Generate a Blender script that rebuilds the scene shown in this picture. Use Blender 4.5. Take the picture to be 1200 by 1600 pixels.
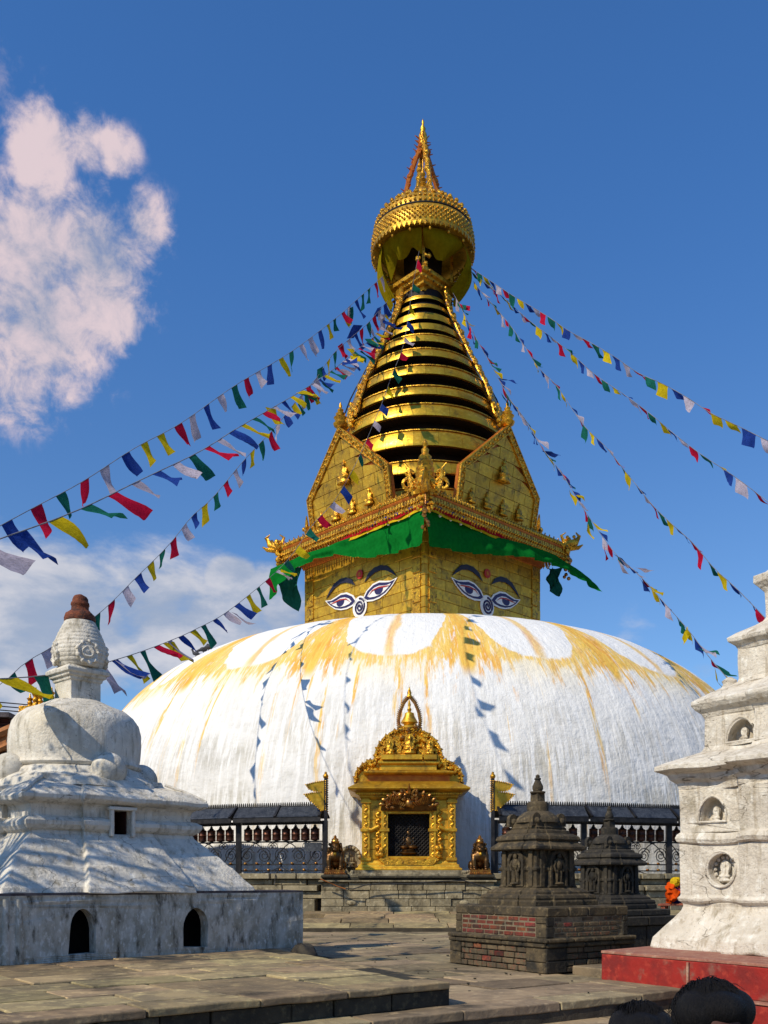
import bpy, bmesh, math, random
from math import sin, cos, pi, sqrt, radians, atan2
from mathutils import Vector, Matrix, noise
from mathutils.geometry import tessellate_polygon

for o in list(bpy.data.objects):
    bpy.data.objects.remove(o)
SC = bpy.context.scene
COL = SC.collection

# ------------------------------------------------------------------ camera
F, HZ = 1480.0, 1372.0                      # focal length and horizon row in photo pixels (1200 x 1600)
cam_d = bpy.data.cameras.new('camera')
cam = bpy.data.objects.new('camera', cam_d)
COL.objects.link(cam)
cam.location = (0, 0, 0)                    # world z = 0 is the eye level
cam.rotation_euler = (pi / 2, 0, 0)
cam_d.sensor_fit = 'VERTICAL'
cam_d.sensor_height = 24.0
cam_d.lens = 24.0 * F / 1600.0
cam_d.shift_y = (HZ - 800.0) / 1600.0
cam_d.clip_start = 0.05
cam_d.clip_end = 5000
SC.camera = cam
SC.render.resolution_x, SC.render.resolution_y = 768, 1024

# ------------------------------------------------------------------ sun, sky, exposure
SUN_EL, SUN_AZ = 40.0, -133.0               # azimuth from +Y, clockwise
sd = bpy.data.lights.new('sun', 'SUN')
sd.energy = 4.6
sd.angle = radians(0.55)
sd.color = (1.0, 0.90, 0.72)
sun = bpy.data.objects.new('sun', sd)
COL.objects.link(sun)
SV = Vector((sin(radians(SUN_AZ)) * cos(radians(SUN_EL)), cos(radians(SUN_AZ)) * cos(radians(SUN_EL)), sin(radians(SUN_EL))))
sun.rotation_euler = SV.to_track_quat('Z', 'Y').to_euler()
sun.location = SV * 60
SC.view_settings.view_transform = 'Standard'
SC.view_settings.look = 'None'
SC.view_settings.exposure = 0.0
SC.view_settings.gamma = 1.0
SC.view_settings.use_curve_mapping = False


class NG:
    """tiny helper for shader node graphs"""
    def __init__(s, nt):
        s.nt = nt

    def node(s, t, **kw):
        n = s.nt.nodes.new(t)
        for k, v in kw.items():
            setattr(n, k, v)
        return n

    def put(s, sock, v):
        if v is None:
            return
        if isinstance(v, bpy.types.NodeSocket):
            s.nt.links.new(v, sock)
        else:
            sock.default_value = v

    def m(s, op, a, b=None, c=None):
        n = s.node('ShaderNodeMath', operation=op)
        s.put(n.inputs[0], a); s.put(n.inputs[1], b); s.put(n.inputs[2], c)
        return n.outputs[0]

    def v(s, op, a, b=None, out=0):
        n = s.node('ShaderNodeVectorMath', operation=op)
        s.put(n.inputs[0], a); s.put(n.inputs[1], b)
        return n.outputs['Value'] if op in ('DISTANCE', 'DOT_PRODUCT', 'LENGTH') else n.outputs[0]

    def sstep(s, x, a, b, o0=0.0, o1=1.0):
        n = s.node('ShaderNodeMapRange', interpolation_type='SMOOTHSTEP')
        s.put(n.inputs[0], x)
        for i, q in ((1, a), (2, b), (3, o0), (4, o1)):
            s.put(n.inputs[i], q)
        return n.outputs[0]

    def mix(s, f, a, b, blend='MIX'):
        n = s.node('ShaderNodeMix', data_type='RGBA', blend_type=blend)
        s.put(n.inputs[0], f)
        s.put(n.inputs[6], a if isinstance(a, bpy.types.NodeSocket) else (*a[:3], 1))
        s.put(n.inputs[7], b if isinstance(b, bpy.types.NodeSocket) else (*b[:3], 1))
        return n.outputs[2]

    def noise(s, vec, scale, detail=4, rough=0.55, dist=0.0):
        n = s.node('ShaderNodeTexNoise')
        s.put(n.inputs['Vector'], vec)
        n.inputs['Scale'].default_value = scale
        n.inputs['Detail'].default_value = detail
        n.inputs['Roughness'].default_value = rough
        n.inputs['Distortion'].default_value = dist
        return n.outputs[0]

    def sep(s, vec):
        n = s.node('ShaderNodeSeparateXYZ')
        s.put(n.inputs[0], vec)
        return n.outputs

    def comb(s, x, y, z):
        n = s.node('ShaderNodeCombineXYZ')
        s.put(n.inputs[0], x); s.put(n.inputs[1], y); s.put(n.inputs[2], z)
        return n.outputs[0]

    def scale(s, vec, sx, sy, sz):
        return s.v('MULTIPLY', vec, (sx, sy, sz))


world = bpy.data.worlds.new('World')
SC.world = world
world.use_nodes = True
g = NG(world.node_tree)
bg = world.node_tree.nodes['Background']
sky = g.node('ShaderNodeTexSky', sky_type='NISHITA')
sky.sun_disc = False
sky.sun_elevation = radians(SUN_EL)
sky.sun_rotation = radians(SUN_AZ % 360)
sky.altitude = 1400
sky.air_density = 1.2
sky.dust_density = 0.6
sky.ozone_density = 3.0
tc = g.node('ShaderNodeTexCoord')
dirv = g.v('NORMALIZE', tc.outputs['Generated'])


def cdir(px, py):
    return Vector(((px - 600) / F, 1.0, (HZ - py) / F)).normalized()


dz_ = g.sep(dirv)[2]
sky_c = g.mix(1.0, sky.outputs[0], g.mix(g.sstep(dz_, 0.15, 0.65), (1.35, 1.75, 2.15), (1.0, 1.85, 2.7)), 'MULTIPLY')
# clouds: ellipsoidal fields in direction space, broken up by noise
n_big = g.noise(g.scale(dirv, 1, 1, 1.15), 11.0, 9, 0.55, 0.1)
n_fine = g.noise(dirv, 34.0, 7, 0.65, 0.3)
nz = g.m('ADD', g.m('MULTIPLY', g.m('SUBTRACT', n_big, 0.5), 2.4), g.m('MULTIPLY', g.m('SUBTRACT', n_fine, 0.5), 2.1))
field = None
for px, py, r, w in ((75, 230, 52, .85), (130, 225, 45, .7), (178, 238, 36, 0.75), (35, 215, 26, .5), (70, 300, 58, .7), (120, 320, 50, .6), (60, 395, 85, .95), (150, 400, 85, 1.0), (222, 355, 50, .8), (5, 380, 70, .8),
                     (60, 490, 105, .95), (160, 475, 75, .85), (20, 580, 95, .6), (100, 570, 85, .5), (-90, 470, 150, .9), (20, 130, 60, .22), (330, 545, 60, .1)):
    d = g.v('DISTANCE', dirv, tuple(cdir(px, py)))
    fpart = g.m('MULTIPLY', g.sstep(d, 0.0, 1.55 * r / F, 1.0, 0.0), w)
    field = fpart if field is None else g.m('MAXIMUM', field, fpart)
dens1 = g.sstep(g.m('ADD', field, g.m('MULTIPLY', nz, 0.70)), 0.20, 0.86)
dens1 = g.m('MULTIPLY', dens1, g.sstep(field, 0.04, 0.40))
lowf = None
for px, py, r, w in ((363, 906, 52, 1.25), (405, 925, 70, .85), (250, 950, 140, .78), (90, 980, 200, .85), (330, 1010, 200, .85), (100, 940, 110, .5), (-80, 1000, 260, .8), (440, 960, 90, .75),
                     (1095, 1045, 40, .45), (1160, 1120, 90, .6), (900, 1180, 260, .7), (-30, 1120, 240, .9)):
    d = g.v('DISTANCE', g.scale(dirv, 1, 1, 1.25), tuple(Vector((1, 1, 1.25)) * cdir(px, py)))
    fpart = g.m('MULTIPLY', g.sstep(d, 0.0, 1.4 * r / F, 1.0, 0.0), w)
    lowf = fpart if lowf is None else g.m('MAXIMUM', lowf, fpart)
n_low = g.noise(g.scale(dirv, 1, 1, 2.0), 9.0, 8, 0.6, 0.2)
band = g.m('MULTIPLY', g.sstep(dz_, 0.23, 0.05), 0.55)
lowf = g.m('MAXIMUM', lowf, band)
dens2 = g.sstep(g.m('ADD', lowf, g.m('MULTIPLY', g.m('SUBTRACT', n_low, 0.5), 1.3)), 0.25, 0.7)
dens2 = g.m('MULTIPLY', dens2, g.sstep(lowf, 0.0, 0.15))
c1 = g.mix(g.sstep(g.m('ADD', nz, g.m('MULTIPLY', g.m('SUBTRACT', dz_, 0.52), 1.4)), -0.55, 0.5), (6.6, 6.8, 8.4), (13.2, 10.6, 10.8))
c2 = g.mix(g.sstep(n_low, 0.4, 0.68), (6.0, 7.0, 9.0), (11.5, 11.2, 11.6))
out = g.mix(g.m('MULTIPLY', dens1, 0.9), sky_c, c1)
out = g.mix(g.m('MULTIPLY', dens2, 0.85), out, c2)
g.put(bg.inputs[0], out)
bg.inputs[1].default_value = 0.062

# ------------------------------------------------------------------ materials
MATS = {}


def principled(name):
    m = bpy.data.materials.new(name)
    m.use_nodes = True
    b = m.node_tree.nodes['Principled BSDF']
    return m, b, NG(m.node_tree)


def tex(name, cols, rough=0.85, metal=0.0, scale=4.0, stretch=(1, 1, 1), bump=0.3, bscale=30.0, bdist=0.02, vary=0.0, dirt=None,
        dirt_scale=3.0, dirt_stretch=(1, 1, 1), dirt_lo=0.52, dirt_hi=0.68, spec=0.3, rvar=0.0, hue=0.0, runs=None):
    """noise-mixed colours, optional dirt, bump and a per-object variation"""
    if name in MATS:
        return MATS[name]
    m, b, g = principled(name)
    co = g.node('ShaderNodeTexCoord').outputs['Object']
    geo = g.node('ShaderNodeNewGeometry').outputs['Position']
    oi = g.node('ShaderNodeObjectInfo').outputs['Random']
    pos = g.scale(geo, *stretch)
    n1 = g.noise(pos, scale, 6, 0.6)
    c = g.mix(g.sstep(n1, 0.35, 0.65), cols[0], cols[1])
    if len(cols) > 2:
        n2 = g.noise(pos, scale * 3.7, 5, 0.6)
        c = g.mix(g.sstep(n2, 0.5, 0.72), c, cols[2])
    if dirt:
        n3 = g.noise(g.scale(geo, *dirt_stretch), dirt_scale, 7, 0.62)
        c = g.mix(g.sstep(n3, dirt_lo, dirt_hi), c, dirt)
    if runs:
        n4 = g.noise(g.scale(geo, 5.0, 5.0, .35), 2.2, 6, 0.68)
        c = g.mix(g.m('MULTIPLY', g.sstep(n4, .53, .66), .6), c, runs)
        n5 = g.noise(geo, 34.0, 3, 0.7)
        c = g.mix(g.m('MULTIPLY', g.sstep(n5, .64, .70), .7), c, tuple(x * .5 for x in runs))
        vo = g.node('ShaderNodeTexVoronoi', feature='DISTANCE_TO_EDGE')
        g.put(vo.inputs['Vector'], g.v('ADD', geo, g.scale(g.node('ShaderNodeTexNoise').outputs[1], .5, .5, .5)))
        vo.inputs['Scale'].default_value = 1.7
        crack = g.m('MULTIPLY', g.sstep(vo.outputs[0], .012, .002), g.sstep(g.noise(geo, 1.3, 3), .5, .56))
        c = g.mix(g.m('MULTIPLY', crack, .75), c, tuple(x * .35 for x in runs))
    if vary or hue:
        hs = g.node('ShaderNodeHueSaturation')
        g.put(hs.inputs['Value'], g.m('ADD', 1 - vary, g.m('MULTIPLY', oi, 2 * vary)))
        g.put(hs.inputs['Hue'], g.m('ADD', 0.5 - hue, g.m('MULTIPLY', g.m('FRACT', g.m('MULTIPLY', oi, 7.31)), 2 * hue)))
        g.put(hs.inputs['Color'], c)
        c = hs.outputs[0]
    g.put(b.inputs['Base Color'], c)
    b.inputs['Metallic'].default_value = metal
    b.inputs['Specular IOR Level'].default_value = spec
    if rvar:
        g.put(b.inputs['Roughness'], g.m('ADD', rough - rvar / 2, g.m('MULTIPLY', g.noise(geo, 9.0, 4, .6), rvar)))
    else:
        b.inputs['Roughness'].default_value = rough
    if bump:
        bn = g.node('ShaderNodeBump')
        bn.inputs['Strength'].default_value = bump
        bn.inputs['Distance'].default_value = bdist
        h = g.m('ADD', g.noise(g.scale(geo, *stretch), bscale, 6, 0.65), g.m('MULTIPLY', g.noise(g.scale(geo, *stretch), bscale / 5, 4, 0.6), 1.2))
        g.put(bn.inputs['Height'], h)
        g.nt.links.new(bn.outputs[0], b.inputs['Normal'])
    MATS[name] = m
    return m


gold = tex('gilt_copper', [(0.66, 0.37, 0.022), (0.50, 0.26, 0.018), (0.76, 0.46, 0.04)], rough=0.42, metal=0.62, scale=2.5, bump=0.5, bscale=14, bdist=0.015, vary=0.2, rvar=0.25, spec=.6,
           dirt=(0.20, 0.11, 0.02), dirt_scale=4.0, dirt_lo=0.50, dirt_hi=0.74)
gold_orn = tex('gilt_ornament', [(0.78, 0.43, 0.03), (0.55, 0.26, 0.02)], rough=0.36, metal=0.75, scale=6, bump=0.8, bscale=22, bdist=0.02, vary=0.1, spec=.6,
               dirt=(0.12, 0.055, 0.012), dirt_scale=11.0, dirt_lo=0.5, dirt_hi=0.68)
gold_red = tex('gilt_red_copper', [(0.55, 0.17, 0.02), (0.42, 0.10, 0.015)], rough=0.45, metal=0.6, scale=6, bump=0.5, bscale=20, bdist=0.01)
gold_ring = tex('gilt_ring', [(0.74, 0.43, 0.028), (0.56, 0.31, 0.022), (0.84, 0.53, 0.06)], rough=0.36, metal=0.8, scale=1.6, stretch=(1, 1, 2), bump=0.35, bscale=7, bdist=0.015, vary=0.10, rvar=0.2, spec=.6,
                dirt=(0.30, 0.16, 0.025), dirt_scale=3.0, dirt_lo=0.54, dirt_hi=0.76)
shaded_wood = tex('dark_wood_and_shade', [(0.008, 0.007, 0.008), (0.016, 0.010, 0.008)], rough=0.7, bump=0.2)  # dark wood; shade of gaps and undersides is put into the colour
bronze = tex('dark_bronze', [(0.16, 0.085, 0.03), (0.07, 0.035, 0.015)], rough=0.38, metal=0.85, scale=9, bump=0.35, bscale=30, bdist=0.01)
bronze_g = tex('worn_gilt_bronze', [(0.5, 0.26, 0.06), (0.3, 0.12, 0.04)], rough=0.36, metal=0.9, scale=12, bump=0.4, bscale=30, bdist=0.01)
iron = tex('black_iron', [(0.012, 0.012, 0.014), (0.03, 0.028, 0.028)], rough=0.5, metal=0.3, scale=8, bump=0.15)
tinroof = tex('dark_sheet_roof', [(0.022, 0.026, 0.034), (0.05, 0.055, 0.065), (0.09, 0.10, 0.11)], rough=0.5, metal=0.2, scale=7, bump=0.3, bscale=18, vary=.12)
wheelm = tex('aged_copper', [(0.085, 0.028, 0.016), (0.03, 0.015, 0.012), (0.15, 0.055, 0.025)], rough=0.42, metal=0.6, scale=10, bump=0.4, bscale=40, bdist=0.008, vary=0.2)
plaster = tex('weathered_whitewash', [(0.66, 0.61, 0.52), (0.52, 0.48, 0.40), (0.72, 0.69, 0.61)], rough=0.9, scale=2.2, bump=0.8, bscale=26, bdist=0.022,
              dirt=(0.23, 0.20, 0.14), dirt_scale=5.5, dirt_stretch=(1.6, 1.6, .45), dirt_lo=0.52, dirt_hi=0.76, spec=.2, runs=(.30, .26, .19))
plaster_t = tex('bright_whitewash', [(0.66, 0.60, 0.50), (0.53, 0.47, 0.38), (0.74, 0.70, 0.61)], rough=0.9, scale=2.6, bump=0.9, bscale=20, bdist=0.03,
                dirt=(0.30, 0.25, 0.17), dirt_scale=4.5, dirt_stretch=(1.4, 1.4, .7), dirt_lo=0.52, dirt_hi=0.76, spec=.2, runs=(.34, .27, .18))
plaster_w = tex('mildewed_whitewash', [(0.50, 0.475, 0.41), (0.32, 0.295, 0.23), (0.64, 0.62, 0.56)], rough=0.92, scale=4.5, stretch=(1.5, 1.5, .9), bump=0.6, bscale=24, bdist=0.02,
                dirt=(0.055, 0.048, 0.032), dirt_scale=5.2, dirt_stretch=(2.0, 2.0, .7), dirt_lo=0.50, dirt_hi=0.72, spec=.2)
rim_dark = tex('blackened_wall_top', [(0.05, 0.04, 0.045), (0.12, 0.10, 0.10)], rough=0.9, scale=8, bump=.6)
pav = tex('paving_stone', [(0.275, 0.207, 0.118), (0.165, 0.128, 0.078), (0.36, 0.28, 0.16)], rough=0.85, scale=2.4, bump=0.6, bscale=18, bdist=0.015, vary=0.3, hue=.012,
          dirt=(0.05, 0.042, 0.028), dirt_scale=1.7, dirt_lo=0.52, dirt_hi=0.73)
pav2 = tex('terrace_stone', [(0.31, 0.228, 0.115), (0.185, 0.142, 0.08), (0.45, 0.345, 0.165)], rough=0.85, scale=2.8, bump=0.6, bscale=20, bdist=0.015, vary=0.3, hue=.015,
           dirt=(0.07, 0.055, 0.03), dirt_scale=1.5, dirt_lo=0.53, dirt_hi=0.72)
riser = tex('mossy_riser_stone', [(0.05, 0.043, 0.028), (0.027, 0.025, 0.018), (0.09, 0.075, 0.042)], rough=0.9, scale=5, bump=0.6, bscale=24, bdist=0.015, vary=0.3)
mortar = tex('dark_mortar', [(0.04, 0.033, 0.024), (0.07, 0.058, 0.04)], rough=0.95, scale=6, bump=0.6)
lime = tex('lime_mortar', [(0.20, 0.16, 0.10), (0.13, 0.105, 0.07)], rough=0.95, scale=12, bump=0.6)
earth = tex('trodden_earth', [(0.13, 0.11, 0.085), (0.19, 0.165, 0.12)], rough=0.95, scale=.8, bump=0.6, bscale=6)
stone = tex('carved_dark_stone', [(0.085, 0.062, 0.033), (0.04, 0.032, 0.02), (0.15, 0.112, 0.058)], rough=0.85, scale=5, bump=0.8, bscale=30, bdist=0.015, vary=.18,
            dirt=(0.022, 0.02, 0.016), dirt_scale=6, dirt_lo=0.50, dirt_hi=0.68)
stone_shaded = tex('shaded_stone', [(0.036, 0.030, 0.021), (0.018, 0.016, 0.013), (0.065, 0.053, 0.034)], rough=0.85, scale=5, bump=0.8, bscale=30, bdist=0.015, vary=.2)  # darker copy of the carved stone with shade put into its colour
pale_stone = tex('pale_plinth_stone', [(0.29, 0.24, 0.145), (0.19, 0.16, 0.10), (0.38, 0.33, 0.22)], rough=0.88, scale=3.6, bump=0.7, bscale=26, bdist=0.018, vary=0.2,
                 dirt=(0.075, 0.06, 0.035), dirt_scale=3.2, dirt_stretch=(1.4, 1.4, .8), dirt_lo=0.50, dirt_hi=0.69)
brick = tex('old_brick', [(0.155, 0.034, 0.018), (0.07, 0.028, 0.018), (0.20, 0.06, 0.03)], rough=0.9, scale=9, bump=0.6, bscale=40, bdist=0.01, vary=0.5, hue=.015,
            dirt=(0.04, 0.034, 0.025), dirt_scale=6, dirt_lo=0.47, dirt_hi=0.66)
mudbrick = tex('mud_coated_brick', [(0.125, 0.092, 0.052), (0.07, 0.055, 0.035), (0.18, 0.065, 0.035)], rough=0.9, scale=5, bump=0.8, bscale=30, bdist=0.015, vary=0.15,
               dirt=(0.04, 0.034, 0.022), dirt_scale=4, dirt_lo=0.5, dirt_hi=0.68)
redpaint = tex('red_painted_plaster', [(0.29, 0.017, 0.011), (0.17, 0.016, 0.013), (0.36, 0.04, 0.022)], rough=0.75, scale=3.5, bump=0.5, bscale=22, bdist=0.012,
               dirt=(0.20, 0.10, 0.07), dirt_scale=4.5, dirt_lo=0.54, dirt_hi=0.72)
reddust = tex('worn_red_top', [(0.33, 0.15, 0.10), (0.26, 0.10, 0.07), (0.40, 0.25, 0.17)], rough=0.9, scale=4, bump=0.5)
capm = tex('red_brown_cap', [(0.16, 0.045, 0.02), (0.05, 0.022, 0.016), (0.26, 0.08, 0.03)], rough=0.85, scale=12, bump=0.7)
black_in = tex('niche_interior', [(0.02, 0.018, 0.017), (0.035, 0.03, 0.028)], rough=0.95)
hairm = tex('black_hair', [(0.004, 0.004, 0.005), (0.008, 0.007, 0.007)], rough=0.6, scale=20, stretch=(8, 8, 1), bump=0.6, bscale=60, bdist=.01, spec=.15)
skinm = tex('skin', [(0.075, 0.026, 0.018), (0.055, 0.02, 0.014)], rough=0.55, scale=8, bump=0.1)
shirt_a = tex('dark_shirt', [(0.03, 0.03, 0.04), (0.05, 0.04, 0.05)], rough=0.9)
rust = tex('rusty_red_iron', [(0.16, 0.04, 0.02), (0.25, 0.07, 0.035)], rough=0.7, scale=14, bump=.4)
woodo = tex('orange_timber', [(0.40, 0.16, 0.05), (0.26, 0.10, 0.035)], rough=0.8, scale=8, bump=.4)
p_white = tex('eye_white_paint', [(0.78, 0.77, 0.74), (0.7, 0.69, 0.66)], rough=0.5, bump=.1)
p_blue = tex('eye_indigo_paint', [(0.022, 0.02, 0.09), (0.03, 0.022, 0.08)], rough=0.45, bump=.1)
p_black = tex('brow_black_paint', [(0.012, 0.012, 0.03), (0.02, 0.018, 0.035)], rough=0.45, bump=.1)
p_red = tex('eye_red_paint', [(0.42, 0.03, 0.015), (0.36, 0.02, 0.02)], rough=0.5, bump=.1)
p_sky = tex('eye_pale_blue_paint', [(0.35, 0.55, 0.68), (0.3, 0.5, 0.66)], rough=0.5, bump=.1)
birdm = tex('pigeon_feathers', [(0.03, 0.032, 0.04), (0.06, 0.06, 0.07)], rough=0.7)
cablem = tex('cable_rubber', [(0.015, 0.014, 0.014), (0.02, 0.02, 0.02)], rough=0.6, bump=0)
cable_y = tex('orange_cable', [(0.35, 0.12, 0.02), (0.2, 0.07, 0.02)], rough=0.6, bump=0)
ropem = tex('string_fibre', [(0.2, 0.2, 0.22), (0.1, 0.1, 0.12)], rough=0.9, bump=0)


def cloth_mat(name, col, trans=0.35, var=0.12, prn=0.0):
    m = bpy.data.materials.new(name)
    m.use_nodes = True
    nt = m.node_tree
    nt.nodes.clear()
    g = NG(nt)
    geo = g.node('ShaderNodeNewGeometry').outputs['Position']
    oi = g.node('ShaderNodeObjectInfo').outputs['Random']
    c = g.mix(g.sstep(g.noise(geo, 9, 4), .35, .7), col, tuple(x * 0.78 for x in col))
    if prn:
        c = g.mix(g.m('MULTIPLY', g.sstep(g.noise(g.scale(geo, 1, 1, 2.5), 26, 4, .75), .5, .56), prn), c, tuple(x * .35 for x in col))
    hs = g.node('ShaderNodeHueSaturation')
    g.put(hs.inputs['Value'], g.m('ADD', 1 - var, g.m('MULTIPLY', oi, 2 * var)))
    g.put(hs.inputs['Color'], c)
    c = hs.outputs[0]
    d = g.node('ShaderNodeBsdfDiffuse'); t = g.node('ShaderNodeBsdfTranslucent'); ms = g.node('ShaderNodeMixShader'); o = g.node('ShaderNodeOutputMaterial')
    bn = g.node('ShaderNodeBump'); bn.inputs['Strength'].default_value = .4; bn.inputs['Distance'].default_value = .02
    g.put(bn.inputs['Height'], g.noise(geo, 6, 5, .6))
    nt.links.new(bn.outputs[0], d.inputs['Normal'])
    g.put(d.inputs[0], c); g.put(t.inputs[0], c)
    ms.inputs[0].default_value = trans
    nt.links.new(d.outputs[0], ms.inputs[1]); nt.links.new(t.outputs[0], ms.inputs[2]); nt.links.new(ms.outputs[0], o.inputs[0])
    MATS[name] = m
    return m


FLAG = {'blue': cloth_mat('blue_flag_cloth', (0.022, 0.06, 0.30), prn=.5), 'white': cloth_mat('white_flag_cloth', (0.52, 0.46, 0.55), prn=.45),
        'red': cloth_mat('red_flag_cloth', (0.50, 0.012, 0.045), prn=.4), 'green': cloth_mat('green_flag_cloth', (0.015, 0.14, 0.10), prn=.5),
        'yellow': cloth_mat('yellow_flag_cloth', (0.62, 0.46, 0.015), prn=.4)}
green_cloth = cloth_mat('green_drape_cloth', (0.005, 0.145, 0.02), 0.15, 0)
teal_cloth = cloth_mat('teal_drape_cloth', (0.012, 0.11, 0.08), 0.3, 0)
yellow_cloth = cloth_mat('olive_yellow_gauze', (0.30, 0.23, 0.008), 0.35, .05)
red_cloth = cloth_mat('red_drape_cloth', (0.4, 0.012, 0.02), 0.2, 0)
blue_cloth = cloth_mat('blue_drape_cloth', (0.02, 0.03, 0.22), 0.2, 0)
goldyel_cloth = cloth_mat('bright_yellow_cloth', (0.75, 0.5, 0.02), 0.3, 0)
orange_cloth = cloth_mat('orange_cloth', (0.75, 0.09, 0.01), 0.25, 0)


# ------------------------------------------------------------------ mesh helpers
class MB:
    def __init__(s):
        s.v = []; s.f = []; s.sm = []

    def add(s, vs, fs, smooth=False):
        o = len(s.v)
        s.v += [tuple(p) for p in vs]
        s.f += [tuple(i + o for i in f) for f in fs]
        s.sm += [smooth] * len(fs)
        return s

    def hexa(s, p):                        # 8 corners: bottom ring then top ring
        return s.add(p, [(3, 2, 1, 0), (4, 5, 6, 7), (0, 1, 5, 4), (1, 2, 6, 5), (2, 3, 7, 6), (3, 0, 4, 7)])

    def box(s, c, h, U=(1, 0, 0), V=(0, 1, 0), W=(0, 0, 1)):
        c, U, V, W = Vector(c), Vector(U), Vector(V), Vector(W)
        q = [(-1, -1), (1, -1), (1, 1), (-1, 1)]
        return s.hexa([c + U * (a * h[0]) + V * (b * h[1]) + W * (k * h[2]) for k in (-1, 1) for a, b in q])

    def loft(s, rings, cap=True, smooth=False, closed=True):
        n = len(rings[0])
        vs = [p for r in rings for p in r]
        fs = []
        for i in range(len(rings) - 1):
            for j in range(n if closed else n - 1):
                k = (j + 1) % n
                fs.append((i * n + j, i * n + k, (i + 1) * n + k, (i + 1) * n + j))
        if cap and closed:
            fs.append(tuple(range(n - 1, -1, -1)))
            fs.append(tuple((len(rings) - 1) * n + j for j in range(n)))
        return s.add(vs, fs, smooth)

    def tube(s, pts, r, n=6, smooth=True):
        pts = [Vector(p) for p in pts]
        rings = []
        for i, p in enumerate(pts):
            t = (pts[min(i + 1, len(pts) - 1)] - pts[max(i - 1, 0)])
            t = t.normalized() if t.length > 1e-9 else Vector((0, 0, 1))
            up = Vector((0, 0, 1)) if abs(t.z) < .9 else Vector((0, 1, 0))
            a = t.cross(up).normalized(); b = t.cross(a)
            rr = r[i] if isinstance(r, (list, tuple)) else r
            rings.append([p + a * (rr * cos(2 * pi * k / n)) + b * (rr * sin(2 * pi * k / n)) for k in range(n)])
        return s.loft(rings, True, smooth)

    def lathe(s, c, prof, n=24, smooth=True, axis=None):
        c = Vector(c)
        A = Vector(axis).normalized() if axis else Vector((0, 0, 1))
        X = Vector((1, 0, 0)) if not axis else A.orthogonal().normalized()
        Y = A.cross(X)
        return s.loft([[c + X * (max(r, 1e-4) * cos(2 * pi * k / n)) + Y * (max(r, 1e-4) * sin(2 * pi * k / n)) + A * z for k in range(n)] for r, z in prof], True, smooth)

    def ball(s, c, r, n=10, m=6):
        r = r if isinstance(r, (list, tuple)) else (r, r, r)
        c = Vector(c)
        return s.loft([[c + Vector((r[0] * sin(pi * i / m) * cos(2 * pi * k / n), r[1] * sin(pi * i / m) * sin(2 * pi * k / n), -r[2] * cos(pi * i / m))) if 0 < i < m
                        else c + Vector((1e-4 * cos(2 * pi * k / n), 1e-4 * sin(2 * pi * k / n), -r[2] * cos(pi * i / m))) for k in range(n)] for i in range(m + 1)], True, True)

    def plan(s, c, prof, U, V, shape, smooth=False):
        """square-ish lathe: prof of (half size, z), shape = polygon for half size 1"""
        c, U, V = Vector(c), Vector(U), Vector(V)
        return s.loft([[c + U * (a * h) + V * (b * h) + Vector((0, 0, z)) for a, b in shape] for h, z in prof], True, smooth)

    def poly(s, pts2, org, U, V, thick, holes=()):
        """extruded polygon with holes; front at org plane, back along -(U x V)"""
        org, U, V = Vector(org), Vector(U), Vector(V)
        N = U.cross(V).normalized()
        loops = [list(pts2)] + [list(h) for h in holes]
        flat = [p for l in loops for p in l]
        tri = tessellate_polygon([[Vector((p[0], p[1], 0)) for p in l] for l in loops])
        n = len(flat)
        vs = [org + U * a + V * b for a, b in flat] + [org + U * a + V * b - N * thick for a, b in flat]
        fs = []
        for t in tri:
            a, b, c = (Vector((*flat[i], 0)) for i in t)
            if (b - a).cross(c - a).z < 0:
                t = t[::-1]
            fs.append(tuple(t)); fs.append(tuple(i + n for i in t[::-1]))
        o = 0
        for l in loops:
            k = len(l)
            for j in range(k):
                q = (j + 1) % k
                fs.append((o + j, o + j + n, o + q + n, o + q))
            o += k
        return s.add(vs, fs)


def leaf(mb, c, T, N, r, ang=None, flat=.5, ratio=2.2):
    """flattened leaf-shaped boss lying on the plane (T, z) with outward normal N"""
    c, T, N = Vector(c), Vector(T), Vector(N)
    a = random.uniform(0, pi) if ang is None else ang
    Z = N.cross(T).normalized()
    A = T * cos(a) + Z * sin(a); B = N.cross(A)
    q = []
    for t in range(6):
        k = cos(t * pi / 3); m_ = sin(t * pi / 3)
        q.append(c + A * (r * ratio * .5 * k) + B * (r * .5 * m_ * (1 if abs(k) < .9 else .3)))
    o = [p - N * r * .3 for p in q]
    top = [c + (p - c) * .45 + N * r * flat for p in q]
    mb.loft([o, q, top], True, True)


def arch(cx, cz, w, h, point=0.25, n=5):
    """pointed-arch outline, base centre (cx, cz), counter-clockwise"""
    r = w / 2
    spring = h - r * (0.9 + point)
    pts = [(cx - r, cz), (cx + r, cz), (cx + r, cz + spring)]
    for i in range(1, n):
        a = pi / 2 * i / n
        pts.append((cx + r * cos(a), cz + spring + (h - spring) * (sin(a) * .85 + .15 * (i / n))))
    pts.append((cx, cz + h))
    for i in range(n - 1, 0, -1):
        a = pi / 2 * i / n
        pts.append((cx - r * cos(a), cz + spring + (h - spring) * (sin(a) * .85 + .15 * (i / n))))
    pts.append((cx - r, cz + spring))
    return pts


def circ(cx, cz, r, n=16):
    return [(cx + r * cos(2 * pi * i / n), cz + r * sin(2 * pi * i / n)) for i in range(n)]


def wpos(o):
    p = Vector((0, 0, 0))
    while o is not None:
        p += o.location
        o = o.parent
    return p


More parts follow.
